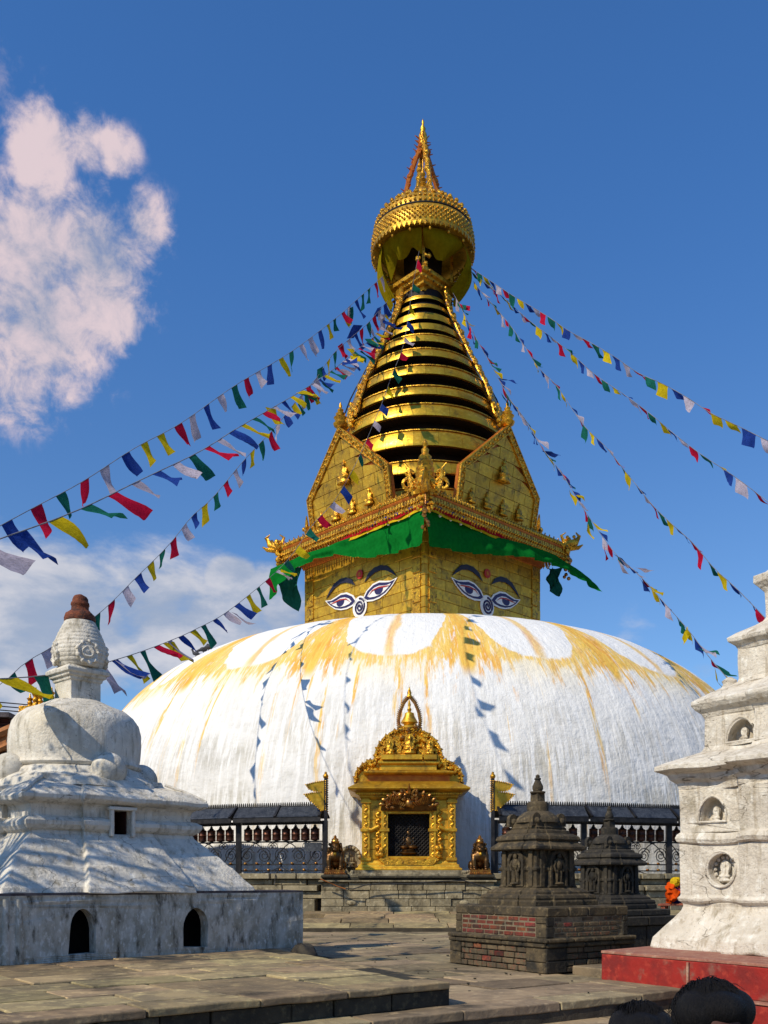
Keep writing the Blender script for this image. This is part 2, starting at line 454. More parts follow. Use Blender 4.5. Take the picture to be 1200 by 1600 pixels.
def build(name, mb, mat, parent=None, origin=None, bevel=0.0, seg=1, label=None, cat=None, group=None, kind=None, fixn=True):
    vs = [Vector(p) for p in mb.v]
    if origin is None:
        xs = [p.x for p in vs]; ys = [p.y for p in vs]; zs = [p.z for p in vs]
        origin = Vector(((min(xs) + max(xs)) / 2, (min(ys) + max(ys)) / 2, min(zs)))
    origin = Vector(origin)
    me = bpy.data.meshes.new(name)
    me.from_pydata([p - origin for p in vs], [], mb.f)
    if fixn:
        bm = bmesh.new(); bm.from_mesh(me)
        bmesh.ops.recalc_face_normals(bm, faces=bm.faces)
        bm.to_mesh(me); bm.free()
    if any(mb.sm):
        me.polygons.foreach_set('use_smooth', mb.sm)
        me.set_sharp_from_angle(angle=radians(48))
    me.materials.append(mat)
    o = bpy.data.objects.new(name, me)
    COL.objects.link(o)
    if parent is not None:
        o.parent = parent
        o.location = origin - wpos(parent)
    else:
        o.location = origin
    if bevel:
        b = o.modifiers.new('bevel', 'BEVEL'); b.width = bevel; b.segments = seg; b.limit_method = 'ANGLE'; b.angle_limit = radians(35)
    tag(o, label, cat, group, kind)
    return o


def tag(o, label=None, cat=None, group=None, kind=None):
    if label: o['label'] = label
    if cat: o['category'] = cat
    if group: o['group'] = group
    if kind: o['kind'] = kind
    return o


def thing(name, loc, label, cat, group=None, kind=None):
    o = bpy.data.objects.new(name, None)
    o.empty_display_size = .2
    COL.objects.link(o)
    o.location = loc
    return tag(o, label, cat, group, kind)


def bake(o, steps):
    """apply modifiers built by steps(o)"""
    steps(o)
    dg = bpy.context.evaluated_depsgraph_get()
    ev = o.evaluated_get(dg)
    me = bpy.data.meshes.new_from_object(ev)
    o.modifiers.clear()
    o.data = me
    return o


def cut(o, mb):
    c = build('cutter', mb, black_in)
    bpy.context.view_layer.update()

    def st(o):
        b = o.modifiers.new('b', 'BOOLEAN'); b.operation = 'DIFFERENCE'; b.object = c; b.solver = 'EXACT'
    bake(o, st)
    bpy.data.objects.remove(c)


def remesh(o, vox, smooth_it=2):
    def st(o):
        r = o.modifiers.new('r', 'REMESH'); r.mode = 'VOXEL'; r.voxel_size = vox; r.use_smooth_shade = True
        s = o.modifiers.new('s', 'SMOOTH'); s.iterations = smooth_it; s.factor = .6
    bake(o, st)


def rough(o, amp, freq, sub=0, seed=0):
    """weathered surface: subdivide and push vertices about"""
    bm = bmesh.new(); bm.from_mesh(o.data)
    if sub:
        bmesh.ops.subdivide_edges(bm, edges=[e for e in bm.edges if e.calc_length() > sub], cuts=1, use_grid_fill=True)
        bmesh.ops.subdivide_edges(bm, edges=[e for e in bm.edges if e.calc_length() > sub], cuts=1, use_grid_fill=True)
        bmesh.ops.subdivide_edges(bm, edges=[e for e in bm.edges if e.calc_length() > sub], cuts=1, use_grid_fill=True)
    for v in bm.verts:
        p = v.co * freq + Vector((seed * 3.1, seed * 1.7, seed))
        v.co += Vector((noise.noise(p), noise.noise(p + Vector((9, 3, 1))), noise.noise(p + Vector((2, 8, 5))))) * amp
    bm.to_mesh(o.data); bm.free()


def copy_tree(o, parent=None, loc=None, rotz=0.0):
    c = o.copy(); COL.objects.link(c)
    if parent is not None: c.parent = parent
    if loc is not None: c.location = loc
    if rotz: c.rotation_euler = (0, 0, rotz)
    for ch in list(o.children):
        copy_tree(ch, c)
    return c


def P(px, py, d):
    return Vector(((px - 600) / F * d, d, (HZ - py) / F * d))


def R(a, b):
    return random.uniform(a, b)


random.seed(7)

# ------------------------------------------------------------------ ground
gr = MB().add([(-1500, -600, -1.85), (1500, -600, -1.85), (1500, 2500, -1.85), (-1500, 2500, -1.85)], [(0, 1, 2, 3)])
build('ground', gr, earth, kind='structure')


def clip_poly(poly, cl):
    """Sutherland-Hodgman, cl convex counter-clockwise"""
    out = poly
    for i in range(len(cl)):
        a, b = cl[i], cl[(i + 1) % len(cl)]
        inp, out = out, []
        for j in range(len(inp)):
            p, q = inp[j], inp[(j + 1) % len(inp)]
            sp = (b[0] - a[0]) * (p[1] - a[1]) - (b[1] - a[1]) * (p[0] - a[0])
            sq = (b[0] - a[0]) * (q[1] - a[1]) - (b[1] - a[1]) * (q[0] - a[0])
            if sp >= 0: out.append(p)
            if (sp >= 0) != (sq >= 0):
                t = sp / (sp - sq)
                out.append((p[0] + (q[0] - p[0]) * t, p[1] + (q[1] - p[1]) * t))
        if not out: return []
    return out


def inside(p, poly):
    c = False
    n = len(poly)
    for i in range(n):
        a, b = poly[i], poly[(i + 1) % n]
        if (a[1] > p[1]) != (b[1] > p[1]) and p[0] < (b[0] - a[0]) * (p[1] - a[1]) / (b[1] - a[1]) + a[0]:
            c = not c
    return c


def pave(parent, name, mat, org, U, V, u0, u1, v0, v1, su, sv, top, clip, thick=.05, skip=None, limit=290, gap=.010):
    """individual slabs in courses; top(x, y) gives the surface height"""
    U, V = Vector(U).normalized(), Vector(V).normalized()
    n = 0
    v = v0
    while v < v1 and n < limit:
        dv = sv * R(.85, 1.2)
        u = u0 + R(0, su)
        while u < u1 and n < limit:
            du = su * R(.7, 1.35)
            q = [(u + gap, v + gap), (u + du - gap, v + gap), (u + du - gap, v + dv - gap), (u + gap, v + dv - gap)]
            q = [(org[0] + U.x * a + V.x * b + R(-.008, .008), org[1] + U.y * a + V.y * b + R(-.008, .008)) for a, b in q]
            q = clip_poly(q, clip)
            u += du
            if len(q) < 3: continue
            cx = sum(p[0] for p in q) / len(q); cy = sum(p[1] for p in q) / len(q)
            if abs(600 + F * cx / cy - 600) > 700: continue
            if skip and skip(cx, cy): continue
            dz = R(-.006, .006)
            tx, ty = R(-.006, .006), R(-.006, .006)
            rings = [[(x, y, top(x, y) - thick) for x, y in q], [(x, y, top(x, y) - .006 + dz) for x, y in q],
                     [(cx + (x - cx) * .985, cy + (y - cy) * .985, top(x, y) + dz + (x - cx) * tx + (y - cy) * ty) for x, y in q]]
            build(name, MB().loft(rings), mat, parent)
            n += 1
        v += dv
    return n


# plaza: paved level one metre below the eye, its front edge a step
PA, PB = Vector((-.18, 6.58)), Vector((2.23, 8.18))
pu = (PB - PA).normalized(); pv = Vector((-pu.y, pu.x))
SLAB_Y = 17.6
pl0 = PA - pu * 9
pl1 = PA + pu * 16
plaza_poly = [tuple(pl0), tuple(pl1), (16, SLAB_Y), (-9, SLAB_Y)]
plaza = thing('plaza_paving', (0, 10, -1.0), None, None, kind='structure')
mbp = MB()
mbp.loft([[(x, y, -1.3) for x, y in plaza_poly], [(x, y, -1.013) for x, y in plaza_poly]])
build('mortar_bed', mbp, mortar, plaza)
LPA, LPB = Vector((.518, 7.44)), Vector((-2.18, 5.37))      # front edge of the left terrace
LPC = Vector((-.737, 9.91))
LPD = Vector((-.98, 11.4))
lp_poly = [tuple(LPA), tuple(LPC), (-1.05, 11.9), (-9, 11.9), (-9, LPB.y - .77 * 6.8), tuple(LPB)]
K1 = Vector((1.68, 9.83)); kl = Vector((-.556, .831)); kr = Vector((.831, .556))
kpoly = [tuple(K1 + kr * .1 + kl * .1), tuple(K1 + kr * 1.3), tuple(K1 + kr * 1.3 + kl * 1.6), tuple(K1 + kl * 1.6)]
RB = Vector((2.15, 9.37)); ra = Vector((.554, -.83)); rb = Vector((.734, .68))
rpoly = [tuple(RB + (ra + rb) * .2), tuple(RB + ra * 4), tuple(RB + ra * 4 + rb * 4), tuple(RB + rb * 4)]
skipf = lambda x, y: inside((x, y), lp_poly) or inside((x, y), kpoly) or inside((x, y), rpoly) or x < -3.5
pave(plaza, 'paving_slab', pav, PA, pu, pv, -1, 9, .34, 10, .95, .62, lambda x, y: -1.0, plaza_poly, skip=skipf)
# front kerb of the plaza and the risers beneath it
u = -1.6
while u < 3.6:
    du = R(.75, 1.1)
    c = PA + pu * (u + du / 2) + pv * .165
    kb = build("kerb_stone", MB().box((c.x, c.y, -1.035), (du / 2 - .004, .175, .035 + R(-.002, .003)), (pu.x, pu.y, 0), (pv.x, pv.y, 0)), pav, plaza, bevel=.010, seg=2)
    rough(kb, .010, 5, .2, u)
    u += du
u = -1.6
while u < 4.2:
    du = R(.5, .8)
    for k in range(2):
        c = PA + pu * (u + du / 2 + k * .2) + pv * .16
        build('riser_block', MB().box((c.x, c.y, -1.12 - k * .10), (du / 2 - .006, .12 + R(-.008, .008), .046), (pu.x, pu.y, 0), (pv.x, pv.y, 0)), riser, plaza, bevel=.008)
    u += du
# lower step in front of the plaza
low = thing('lower_step', (1.5, 7, -1.85), None, None, kind='structure')
u = -1.5
while u < 5:
    du = R(.8, 1.1)
    c = PA + pu * (u + du / 2) - pv * .2
    build('step_slab', MB().box((c.x, c.y, -1.51), (du / 2 - .004, .26, .35), (pu.x, pu.y, 0), (pv.x, pv.y, 0)), pav, low, bevel=.01)
    u += du

# slightly raised terrace in front of the great stupa, rising gently
def ttop(x, y):
    return -.917 + .222 * max(0, min(1, (y - SLAB_Y) / 2.3))


ter = thing('stupa_terrace', (0, 19, -.92), None, None, kind='structure')
tp = [(-9, SLAB_Y), (14, SLAB_Y), (14, 22), (-9, 22)]
build('mortar_bed', MB().loft([[(x, y, -1.3) for x, y in tp], [(x, y, ttop(x, y) - .012) for x, y in tp]]), mortar, ter)
pave(ter, 'terrace_slab', pav2, (0, SLAB_Y), (1, 0, 0), (0, 1, 0), -2.2, 7.5, 0.0, 2.5, 1.0, .62, ttop, tp, thick=.09)

# left raised platform
lpt = thing('stone_terrace', (-1.5, 8.5, -1.0), None, None, kind='structure')
lu = (LPA - LPB).normalized(); lv = Vector((-lu.y, lu.x))
lclip = [tuple(LPB - lu * 4), tuple(LPA), tuple(LPC), tuple(LPC + (LPC - LPA) * .66), (-9, 11.6)]
build('mortar_bed', MB().loft([[(x, y, -1.01) for x, y in [tuple(Vector(p) + lv * .06) for p in lclip[:2]] + lclip[2:]],
                               [(x, y, -.829) for x, y in [tuple(Vector(p) + lv * .06) for p in lclip[:2]] + lclip[2:]]]), mortar, lpt)
wtest = lambda x, y: (Vector((x, y)) - LPD).dot(Vector((-.692, .722))) > .15
pave(lpt, 'terrace_slab', pav2, LPB - lu * 4, lu, lv, 0, 11, .33, 6, .85, .55, lambda x, y: -.817, lclip, skip=wtest)
u = 0.02
while u < 5.2:
    du = R(.7, 1.15)
    c = LPA - lu * (u + du / 2) + lv * .15
    o = build('coping_stone', MB().box((c.x, c.y, -.842), (du / 2 - .005, .175, .026), (lu.x, lu.y, 0), (lv.x, lv.y, 0)), pav2, lpt, bevel=.010, seg=2)
    rough(o, .010, 5, .2, u)
    u += du
u = .01
while u < 5.2:
    du = R(.35, .62)
    c = LPA - lu * (u + du / 2) + lv * .12
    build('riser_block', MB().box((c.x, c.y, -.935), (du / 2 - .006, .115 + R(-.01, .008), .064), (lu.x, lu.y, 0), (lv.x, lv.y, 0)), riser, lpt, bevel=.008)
    u += du
e = (LPC - LPA).normalized(); ev = Vector((-e.y, e.x))
u = .02
while u < 3.6:
    du = R(.5, .8)
    c = LPA + e * (u + du / 2) + ev * .1
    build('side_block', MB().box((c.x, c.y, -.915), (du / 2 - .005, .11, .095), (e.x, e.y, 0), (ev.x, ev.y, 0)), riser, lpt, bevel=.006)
    u += du
# grit and fallen bits on the paving
mbl_ = MB()
rl = random.Random(2)
for i in range(120):
    x, y = rl.uniform(-1, 4.5), rl.uniform(7.6, 17)
    if inside((x, y), lp_poly) or inside((x, y), kpoly) or inside((x, y), rpoly) or (Vector((x, y)) - PA).dot(pv) < .1: continue
    q_ = rl.uniform(.006, .02)
    mbl_.loft([[(x + q_ * cos(t) * rl.uniform(.6, 1.2), y + q_ * sin(t), -.994 + h_) for t in (0, 1.3, 2.6, 3.9, 5.2)] for h_ in (0, rl.uniform(.004, .014))])
for i in range(0):
    c_ = LPA - lu * rl.uniform(0, 3.6) + lv * rl.uniform(.05, 2.4)
    if c_.x > LPA.x - .1 * (c_.y - LPA.y) * 5 or not wtest(c_.x, c_.y) is False: continue
    q_ = rl.uniform(.006, .02)
    mbl_.loft([[(c_.x + q_ * cos(t) * rl.uniform(.6, 1.2), c_.y + q_ * sin(t), -.812 + h_) for t in (0, 1.3, 2.6, 3.9, 5.2)] for h_ in (0, rl.uniform(.004, .012))])
build('litter', mbl_, riser, None, kind='stuff', label='scattered dark grit and leaf litter on the paving', cat='litter')
# stone slab between the brick shrine base and the red plinth
c = K1 + kr * .95 + Vector((.33, -.42))
build('ledge_stone', MB().box((c.x, c.y, -.96), (.75, .4, .05), (kr.x, kr.y, 0), (-kr.y, kr.x, 0)), pav, None, bevel=.012, kind='structure')

# ------------------------------------------------------------------ great stupa
CX, CY = 1.357, 33.0
ST = thing('great_stupa', (CX, CY, -.7), 'huge white dome with saffron stains carrying a golden eyed tower and ringed spire', 'stupa')
DR, DP, DQ, DZ, DH = 11.718, 3.284, 2.549, -.805, 8.728


def dome(a):
    return DR * cos(a) ** (2 / DP), DZ + DH * sin(a) ** (2 / DQ)


prof = [dome(pi / 2 * (i / 90) ** 1.0) for i in range(0, 90)]
prof = [p for p in prof if p[0] > 2.0]
prof = [(DR + .02, -1.3)] + prof


def m_at(py):
    """dome parameter r - z for the point seen on the centre line at image row py"""
    best = None
    for i in range(900):
        r, z = dome(pi / 2 * i / 900)
        y = HZ - F * z / (CY - r)
        if r > 3 and (best is None or abs(y - py) < best[0]):
            best = (abs(y - py), r, z)
    return best[1] - best[2]


def dome_mat():
    m, b, g = principled('dome_whitewash')
    co = g.node('ShaderNodeTexCoord').outputs['Object']
    x, y, z = g.sep(co)
    r = g.m('SQRT', g.m('ADD', g.m('MULTIPLY', x, x), g.m('MULTIPLY', y, y)))
    th = g.m('ARCTAN2', x, g.m('MULTIPLY', y, -1.0))
    mm = g.m('SUBTRACT', r, z)
    cyl = g.comb(g.m('MULTIPLY', th, 10.0), mm, 0.0)
    wob = g.m('SUBTRACT', g.noise(cyl, .55, 5, .6), .5)
    wob2 = g.m('SUBTRACT', g.noise(g.scale(cyl, 1, .25, 1), 2.2, 5, .6), .5)
    per = radians(22.5)
    t = g.m('FRACT', g.m('ADD', g.m('DIVIDE', g.m('ADD', th, g.m('MULTIPLY', wob2, .05)), per), 8.0 - 4.0 / 22.5))
    phi = g.m('SUBTRACT', g.m('MULTIPLY', t, 2.0), 1.0)
    aphi = g.m('ABSOLUTE', phi)
    m_top, m_pet = m_at(970) - 4.2, m_at(1022)
    rootp = g.m('POWER', g.m('MAXIMUM', g.m('SUBTRACT', 1.0, g.m('POWER', g.m('MULTIPLY', aphi, 1.13), 3.2)), 0.0), .5)
    mb_ = g.m('ADD', m_top, g.m('MULTIPLY', rootp, m_pet - m_top))
    s = g.m('SUBTRACT', g.m('ADD', mm, g.m('MULTIPLY', wob, .9)), mb_)
    fine = g.noise(g.scale(cyl, 1, .10, 1), 5.0, 6, .65)
    finer = g.noise(g.scale(cyl, 1, .07, 1), 16.0, 5, .65)
    drip = g.noise(g.scale(cyl, 1, .022, 1), 2.4, 4, .62)
    band = g.m('MULTIPLY', g.sstep(s, -.12, .22), g.sstep(g.m('SUBTRACT', mm, m_pet), g.m('ADD', .25, g.m('MULTIPLY', g.sstep(fine, .35, .75), 3.4)), -.2))
    band = g.m('MULTIPLY', band, g.sstep(finer, .34, .55, .25, 1.0))
    thin = g.m('MULTIPLY', g.sstep(g.m('ADD', aphi, g.m('MULTIPLY', wob2, .08)), .13, .02), g.sstep(g.m('SUBTRACT', mm, m_pet), .9, -.4, 0, .6))
    stripe = g.m('MULTIPLY', g.sstep(g.m('ADD', aphi, g.m('MULTIPLY', wob2, .10)), .82, .97), g.sstep(g.m('SUBTRACT', mm, m_pet), 1.6, .2))
    runs = g.m('MULTIPLY', g.sstep(drip, .555, .64), g.sstep(g.m('SUBTRACT', mm, m_pet), 10.0, .5, .0, .85))
    runs = g.m('MULTIPLY', runs, g.sstep(mm, m_pet - .2, m_pet + .3))
    runs = g.m('MULTIPLY', runs, g.sstep(finer, .38, .55, .1, 1))
    upper = g.sstep(g.m('SUBTRACT', mm, m_pet), 2.6, .0)
    yel = g.m('MAXIMUM', g.m('MAXIMUM', band, thin), g.m('MAXIMUM', stripe, runs))
    # rows of white run marks over greyer wash lower down
    st = g.sstep(g.noise(g.scale(cyl, 1, .05, 1), 8.5, 6, .72), .42, .58)
    st2 = g.sstep(g.noise(g.scale(cyl, 1, .12, 1), 17.0, 5, .7), .38, .66)
    low = g.sstep(z, 6.5, 1.5)
    greyw = g.mix(st2, (.47, .45, .40), (.62, .60, .56))
    greyw = g.mix(g.m('MULTIPLY', low, g.sstep(g.noise(cyl, .5, 4), .38, .66)), greyw, (.44, .40, .31))
    patchy = g.sstep(g.noise(cyl, .7, 4, .6), .36, .62)
    base = g.mix(g.m('MAXIMUM', st, g.m('MULTIPLY', patchy, .75)), greyw, (.76, .745, .71))
    base = g.mix(g.sstep(z, 2.5, 6.0, 0, .9), base, (.77, .765, .74))
    yc = g.mix(g.sstep(fine, .42, .66), (.76, .47, .055), (.70, .30, .01))
    yc = g.mix(g.sstep(finer, .5, .75, 0, .5), yc, (.78, .60, .16))
    col = g.mix(g.m('MULTIPLY', g.sstep(yel, .06, .85), .95), base, yc)
    tint = g.m('MULTIPLY', upper, g.sstep(s, .0, 3.2, .42, 0.0))
    col = g.mix(g.m('MULTIPLY', tint, g.sstep(s, -.1, .3)), col, (.80, .62, .24))
    speck = g.sstep(g.noise(cyl, 26, 3, .7), .66, .74)
    col = g.mix(g.m('MULTIPLY', speck, .35), col, (.22, .20, .18))
    g.put(b.inputs['Base Color'], col)
    b.inputs['Roughness'].default_value = .8
    b.inputs['Specular IOR Level'].default_value = .25
    bn = g.node('ShaderNodeBump')
    bn.inputs['Strength'].default_value = .75
    bn.inputs['Distance'].default_value = .05
    h = g.m('ADD', g.m('MULTIPLY', g.noise(g.scale(cyl, 1, .14, 1), 6.0, 6, .7), .8), g.m('ADD', g.m('MULTIPLY', g.noise(g.scale(cyl, 1, .5, 1), 12, 5, .6), .45), g.m('MULTIPLY', g.noise(cyl, 2.2, 4, .6), 1.4)))
    g.put(bn.inputs['Height'], h)
    g.nt.links.new(bn.outputs[0], b.inputs['Normal'])
    return m


mbd = MB()
n = 240
rings = []
for i, (r, z) in enumerate(prof):
    ring = []
    for k in range(n):
        a = 2 * pi * k / n
        w = 1 + .008 * noise.noise(Vector((cos(a) * 5, sin(a) * 5, z * .5))) + (.0045 * noise.noise(Vector((cos(a) * 30, sin(a) * 30, z * .4))))
        ring.append((CX + r * w * cos(a), CY + r * w * sin(a), z))
    rings.append(ring)
mbd.loft(rings, True, True)
build('dome', mbd, dome_mat(), ST, origin=(CX, CY, 0))

# stepped stone plinth round the dome, block by block
PL = thing('plinth_placeholder', (CX, CY, -1.0), None, None)
PL.name = 'stepped_plinth'
PL.parent = ST
PL.location = Vector((CX, CY, -1.0)) - ST.location
courses = [(12.35, 12.98, -.02, .10), (12.35, 12.84, -.15, -.03), (12.35, 13.02, -.28, -.16), (12.35, 12.94, -.44, -.29), (12.35, 13.05, -1.0, -.45)]
for ri, ro, z0, z1 in courses:
    a = radians(-36)
    while a < radians(36):
        da = radians(R(2.6, 3.8))
        if abs(a + da / 2 - atan2(-.87, 13)) > .135:
            ro2 = ro + R(-.02, .02)
            seg = 3
            inn = []; outp = []
            for k in range(seg + 1):
                t = a + .0012 + (da - .0024) * k / seg
                inn.append((CX + ri * sin(t), CY - ri * cos(t))); outp.append((CX + ro2 * sin(t), CY - ro2 * cos(t)))
            poly = outp + inn[::-1]
            build('plinth_block', MB().loft([[(x, y, z0) for x, y in poly], [(x, y, z1) for x, y in poly]]), pale_stone, PL, bevel=.012)
        a += da
build('plinth_core', MB().lathe((CX, CY, 0), [(12.8, -1.3), (12.8, .06), (11.0, .07)], 96, False), mortar, PL)

# ---- harmika (square eyed tower)
HCX, HCY = 1.33, 33.0
HROT = radians(-1.2)
hU = [Vector((cos(HROT + radians(45 + 90 * k)), sin(HROT + radians(45 + 90 * k)), 0)) for k in range(4)]  # face normals
HM = thing('harmika', (HCX, HCY, 7.2), None, None)
HM.parent = ST; HM.location = Vector((HCX, HCY, 7.2)) - ST.location
HS = 2.9
sq = [(-1, -1), (1, -1), (1, 1), (-1, 1)]
build('core', MB().plan((HCX, HCY, 0), [(HS - .03, 7.0), (HS - .03, 11.25)], hU[0], hU[1], sq), shaded_wood, HM)
for k in range(4):
    N = hU[k]; T = hU[(k + 1) % 4]                      # T runs along the face
    z = 7.3
    row = 0
    while z < 11.1:
        dz = .33
        u = -HS
        while u < HS - .01:
            du = R(.62, .95)
            if HS - (u + du) < .35: du = HS - u
            c = Vector((HCX, HCY, z + dz / 2)) + N * (HS - .012 + R(-.004, .004)) + T * (u + du / 2)
            tilt = R(-.012, .012)
            build('gilt_panel', MB().box(c, (du / 2 - .007, .02, dz / 2 - .007), T, N + T * tilt), gold, HM, bevel=.006)
            u += du
        z += dz
        row += 1
    # raised edge pilasters
    for s_ in (-1, 1):
        c = Vector((HCX, HCY, 9.2)) + N * (HS + .03) + T * s_ * (HS - .33)
        mbq = MB()
        for j in range(9):
            mbq.box(c + Vector((0, 0, -1.9 + j * .46)), (.17, .02, .205), T, N)
        tag(build('pilaster', mbq, gold_orn, HM, bevel=.01), kind='stuff')


def facept(k, u, z, off):
    N = hU[k]; T = hU[(k + 1) % 4]
    return Vector((HCX, HCY, z)) + N * (HS + off) + T * u


def eye(k, parent):
    """painted eyes, brows, dot and spiral nose as thin raised enamel"""
    N = hU[k]; T = hU[(k + 1) % 4]

    def shp(name, pts, off, mat, th=.008, par=None, u0=0, z0=0):
        org = Vector((HCX, HCY, 0)) + N * (HS + off)
        return build(name, MB().poly(pts, org, T, Vector((0, 0, 1)), th), mat, par or parent)
    for s_ in (-1, 1):
        def curve(sc, cu=.93, cz=9.2):
            # almond with a sharp drooping outer tip
            up = [(-.78, -.10), (-.60, .10), (-.30, .24), (0, .27), (.28, .21), (.52, .17), (.80, .20)]
            dn = [(.58, .02), (.3, -.14), (0, -.22), (-.30, -.24), (-.62, -.20)]
            return [(s_ * (cu + a * sc[0]), cz + b * sc[1]) for a, b in up + dn]
        w = curve((1.02, 1.15)); bl = curve((.91, .93)); wi = curve((.70, .60), .93, 9.185)
        order = (lambda q: q if s_ > 0 else q[::-1])
        fixd = lambda q: order(q)[::-1]
        eo = shp('painted_eye', fixd(w), .045, p_white, .02)
        shp('eye_outline', fixd(bl), .055, p_blue, .012, eo)
        shp('eye_white', fixd(wi), .064, p_white, .010, eo)
        shp('iris', [(s_ * .93 + .20 * cos(t * pi / 8), 9.22 + .155 * sin(t * pi / 8)) for t in range(8, 17)] + [(s_ * .93 + .17, 9.26), (s_ * .93 - .17, 9.26)], .072, p_blue, .008, eo)
        None and shp('iris_glint', [(s_ * .93 + .10 * cos(t * pi / 8), 9.225 + .08 * sin(t * pi / 8)) for t in range(8, 17)], .079, p_sky, .006, eo)
        lid = [(s_ * (.93 + a), 9.16 + b) for a, b in ((-.5, -.05), (-.3, .07), (0, .11), (.3, .08), (.52, .08), (.3, .12), (0, .15), (-.3, .11))]
        shp('red_eyelid_line', fixd(lid), .083, p_red, .006, eo)
        brow = [(s_ * a, b) for a, b in ((.22, 9.62), (.40, 9.86), (.68, 9.99), (1.0, 10.0), (1.3, 9.90), (1.55, 9.68), (1.70, 9.48), (1.5, 9.62), (1.24, 9.77), (.97, 9.84), (.70, 9.82), (.44, 9.73))]
        shp('eyebrow', fixd(brow), .045, p_black, .02)
        edge = [(a + (s_ * .0), b - .05) for a, b in brow]
        shp('eyebrow_line', fixd([(a, b - .035) for a, b in brow]), .035, p_white, .012) if False else None
    shp('forehead_dot', circ(0, 9.93, .15), .06, p_red, .03)
    shp('forehead_dot_centre', circ(0, 9.93, .07), .068, gold_red, .01)
    # nose: white disc, indigo spiral
    no = shp('spiral_nose', [(.34 * cos(t), 8.86 + .36 * sin(t)) for t in [i * 2 * pi / 22 - 1.1 for i in range(22)]][::1] , .045, p_white, .02)
    shp('nose_tail', [(-.10, 8.6), (-.05, 8.25), (.03, 8.1), (.10, 8.3), (.2, 8.62)], .043, p_white, .02, no)
    pts = []
    nst = 46
    for i in range(nst):
        t = i / (nst - 1) * 2.35 * 2 * pi
        rr = .02 + .245 * t / (2.35 * 2 * pi)
        pts.append(Vector((HCX, HCY, 8.86)) + N * (HS + .052) + T * (rr * cos(t - .6)) + Vector((0, 0, rr * 1.05 * sin(t - .6))))
    build('nose_spiral', MB().tube(pts, .034, 6), p_blue, no)


for k in (2, 3):          # the two faces toward the photograph: normals (-,-) and (+,-)
    eye(k, HM)
for k in (0, 1):
    eye(k, HM)

# ---- cornice over the harmika
CO = thing('cornice', (HCX, HCY, 10.9), None, None); CO.parent = ST; CO.location = Vector((HCX, HCY, 10.9)) - ST.location
CS = 3.52
build('soffit', MB().plan((HCX, HCY, 0), [(2.95, 10.75), (3.0, 10.95), (3.25, 11.05), (3.3, 11.15), (CS - .05, 11.25), (CS - .05, 11.42)], hU[0], hU[1], sq), gold_red, CO, bevel=.01)
build('top_rail', MB().plan((HCX, HCY, 0), [(CS, 11.40), (CS + .02, 11.46), (CS - .02, 11.5)], hU[0], hU[1], sq), gold_red, CO)
for k in range(4):
    N = hU[k]; T = hU[(k + 1) % 4]
    mbf = MB(); mbt = MB()
    m_ = 56
    for j in range(m_):
        u = -CS + (j + .5) * 2 * CS / m_
        hh = 2 * CS / m_ * .42
        c = Vector((HCX, HCY, 0)) + N * (CS + .015) + T * u
        mbf.box(c + Vector((0, 0, 11.30)), (hh * .9, .02, .07), T, N)
        mbf.poly([(-hh, .0), (hh, .0), (hh * .8, -.12), (0, -.24), (-hh * .8, -.12)][::-1], c + Vector((0, 0, 11.2)), T, Vector((0, 0, 1)), .03)
        mbf.ball(c + Vector((0, 0, 11.07)) + N * .02, .045, 6, 4)
        mbf.ball(c + N * .03 + Vector((0, 0, 11.22)), .04, 6, 4)
        # upper cresting: scrolls standing on the rail
        mbt.ball(c + Vector((0, 0, 11.56)) - N * .05, (.06, .06, .09), 6, 4)
        mbt.poly([(-hh * 1.1, 0), (hh * 1.1, 0), (hh * .5, .17), (0, .27 if j % 2 else .2), (-hh * .5, .17)], c + Vector((0, 0, 11.48)) - N * .08, T, Vector((0, 0, 1)), .04)
    build('fringe', mbf, gold_orn, CO, kind='stuff')
    build('cresting', mbt, gold_orn, CO, kind='stuff')
    # little pale bells below the fringe
    mbb = MB()
    for j in range(15):
        mbb.ball(Vector((HCX, HCY, 10.93)) + N * (CS - .06) + T * (-CS + (j + .5) * 2 * CS / 15), .055, 6, 4)
    build('bells', mbb, p_white, CO, kind='stuff')
# inner attic block the pediments stand against
build('attic', MB().plan((HCX, HCY, 0), [(2.7, 11.4), (2.62, 12.2), (2.3, 12.5)], hU[0], hU[1], sq), gold, CO)


def scroll(mb, c, T, s_, r, turns=1.3, th=.05, lift=0.0):
    pts = []
    for i in range(16):
        t = i / 15 * turns * 2 * pi
        rr = r * (1 - .8 * i / 15)
        pts.append(Vector(c) + T * (s_ * (r - rr * cos(t))) + Vector((0, 0, rr * sin(t) + lift)))
    mb.tube(pts, [th * (1 - .5 * i / 15) for i in range(16)], 5)


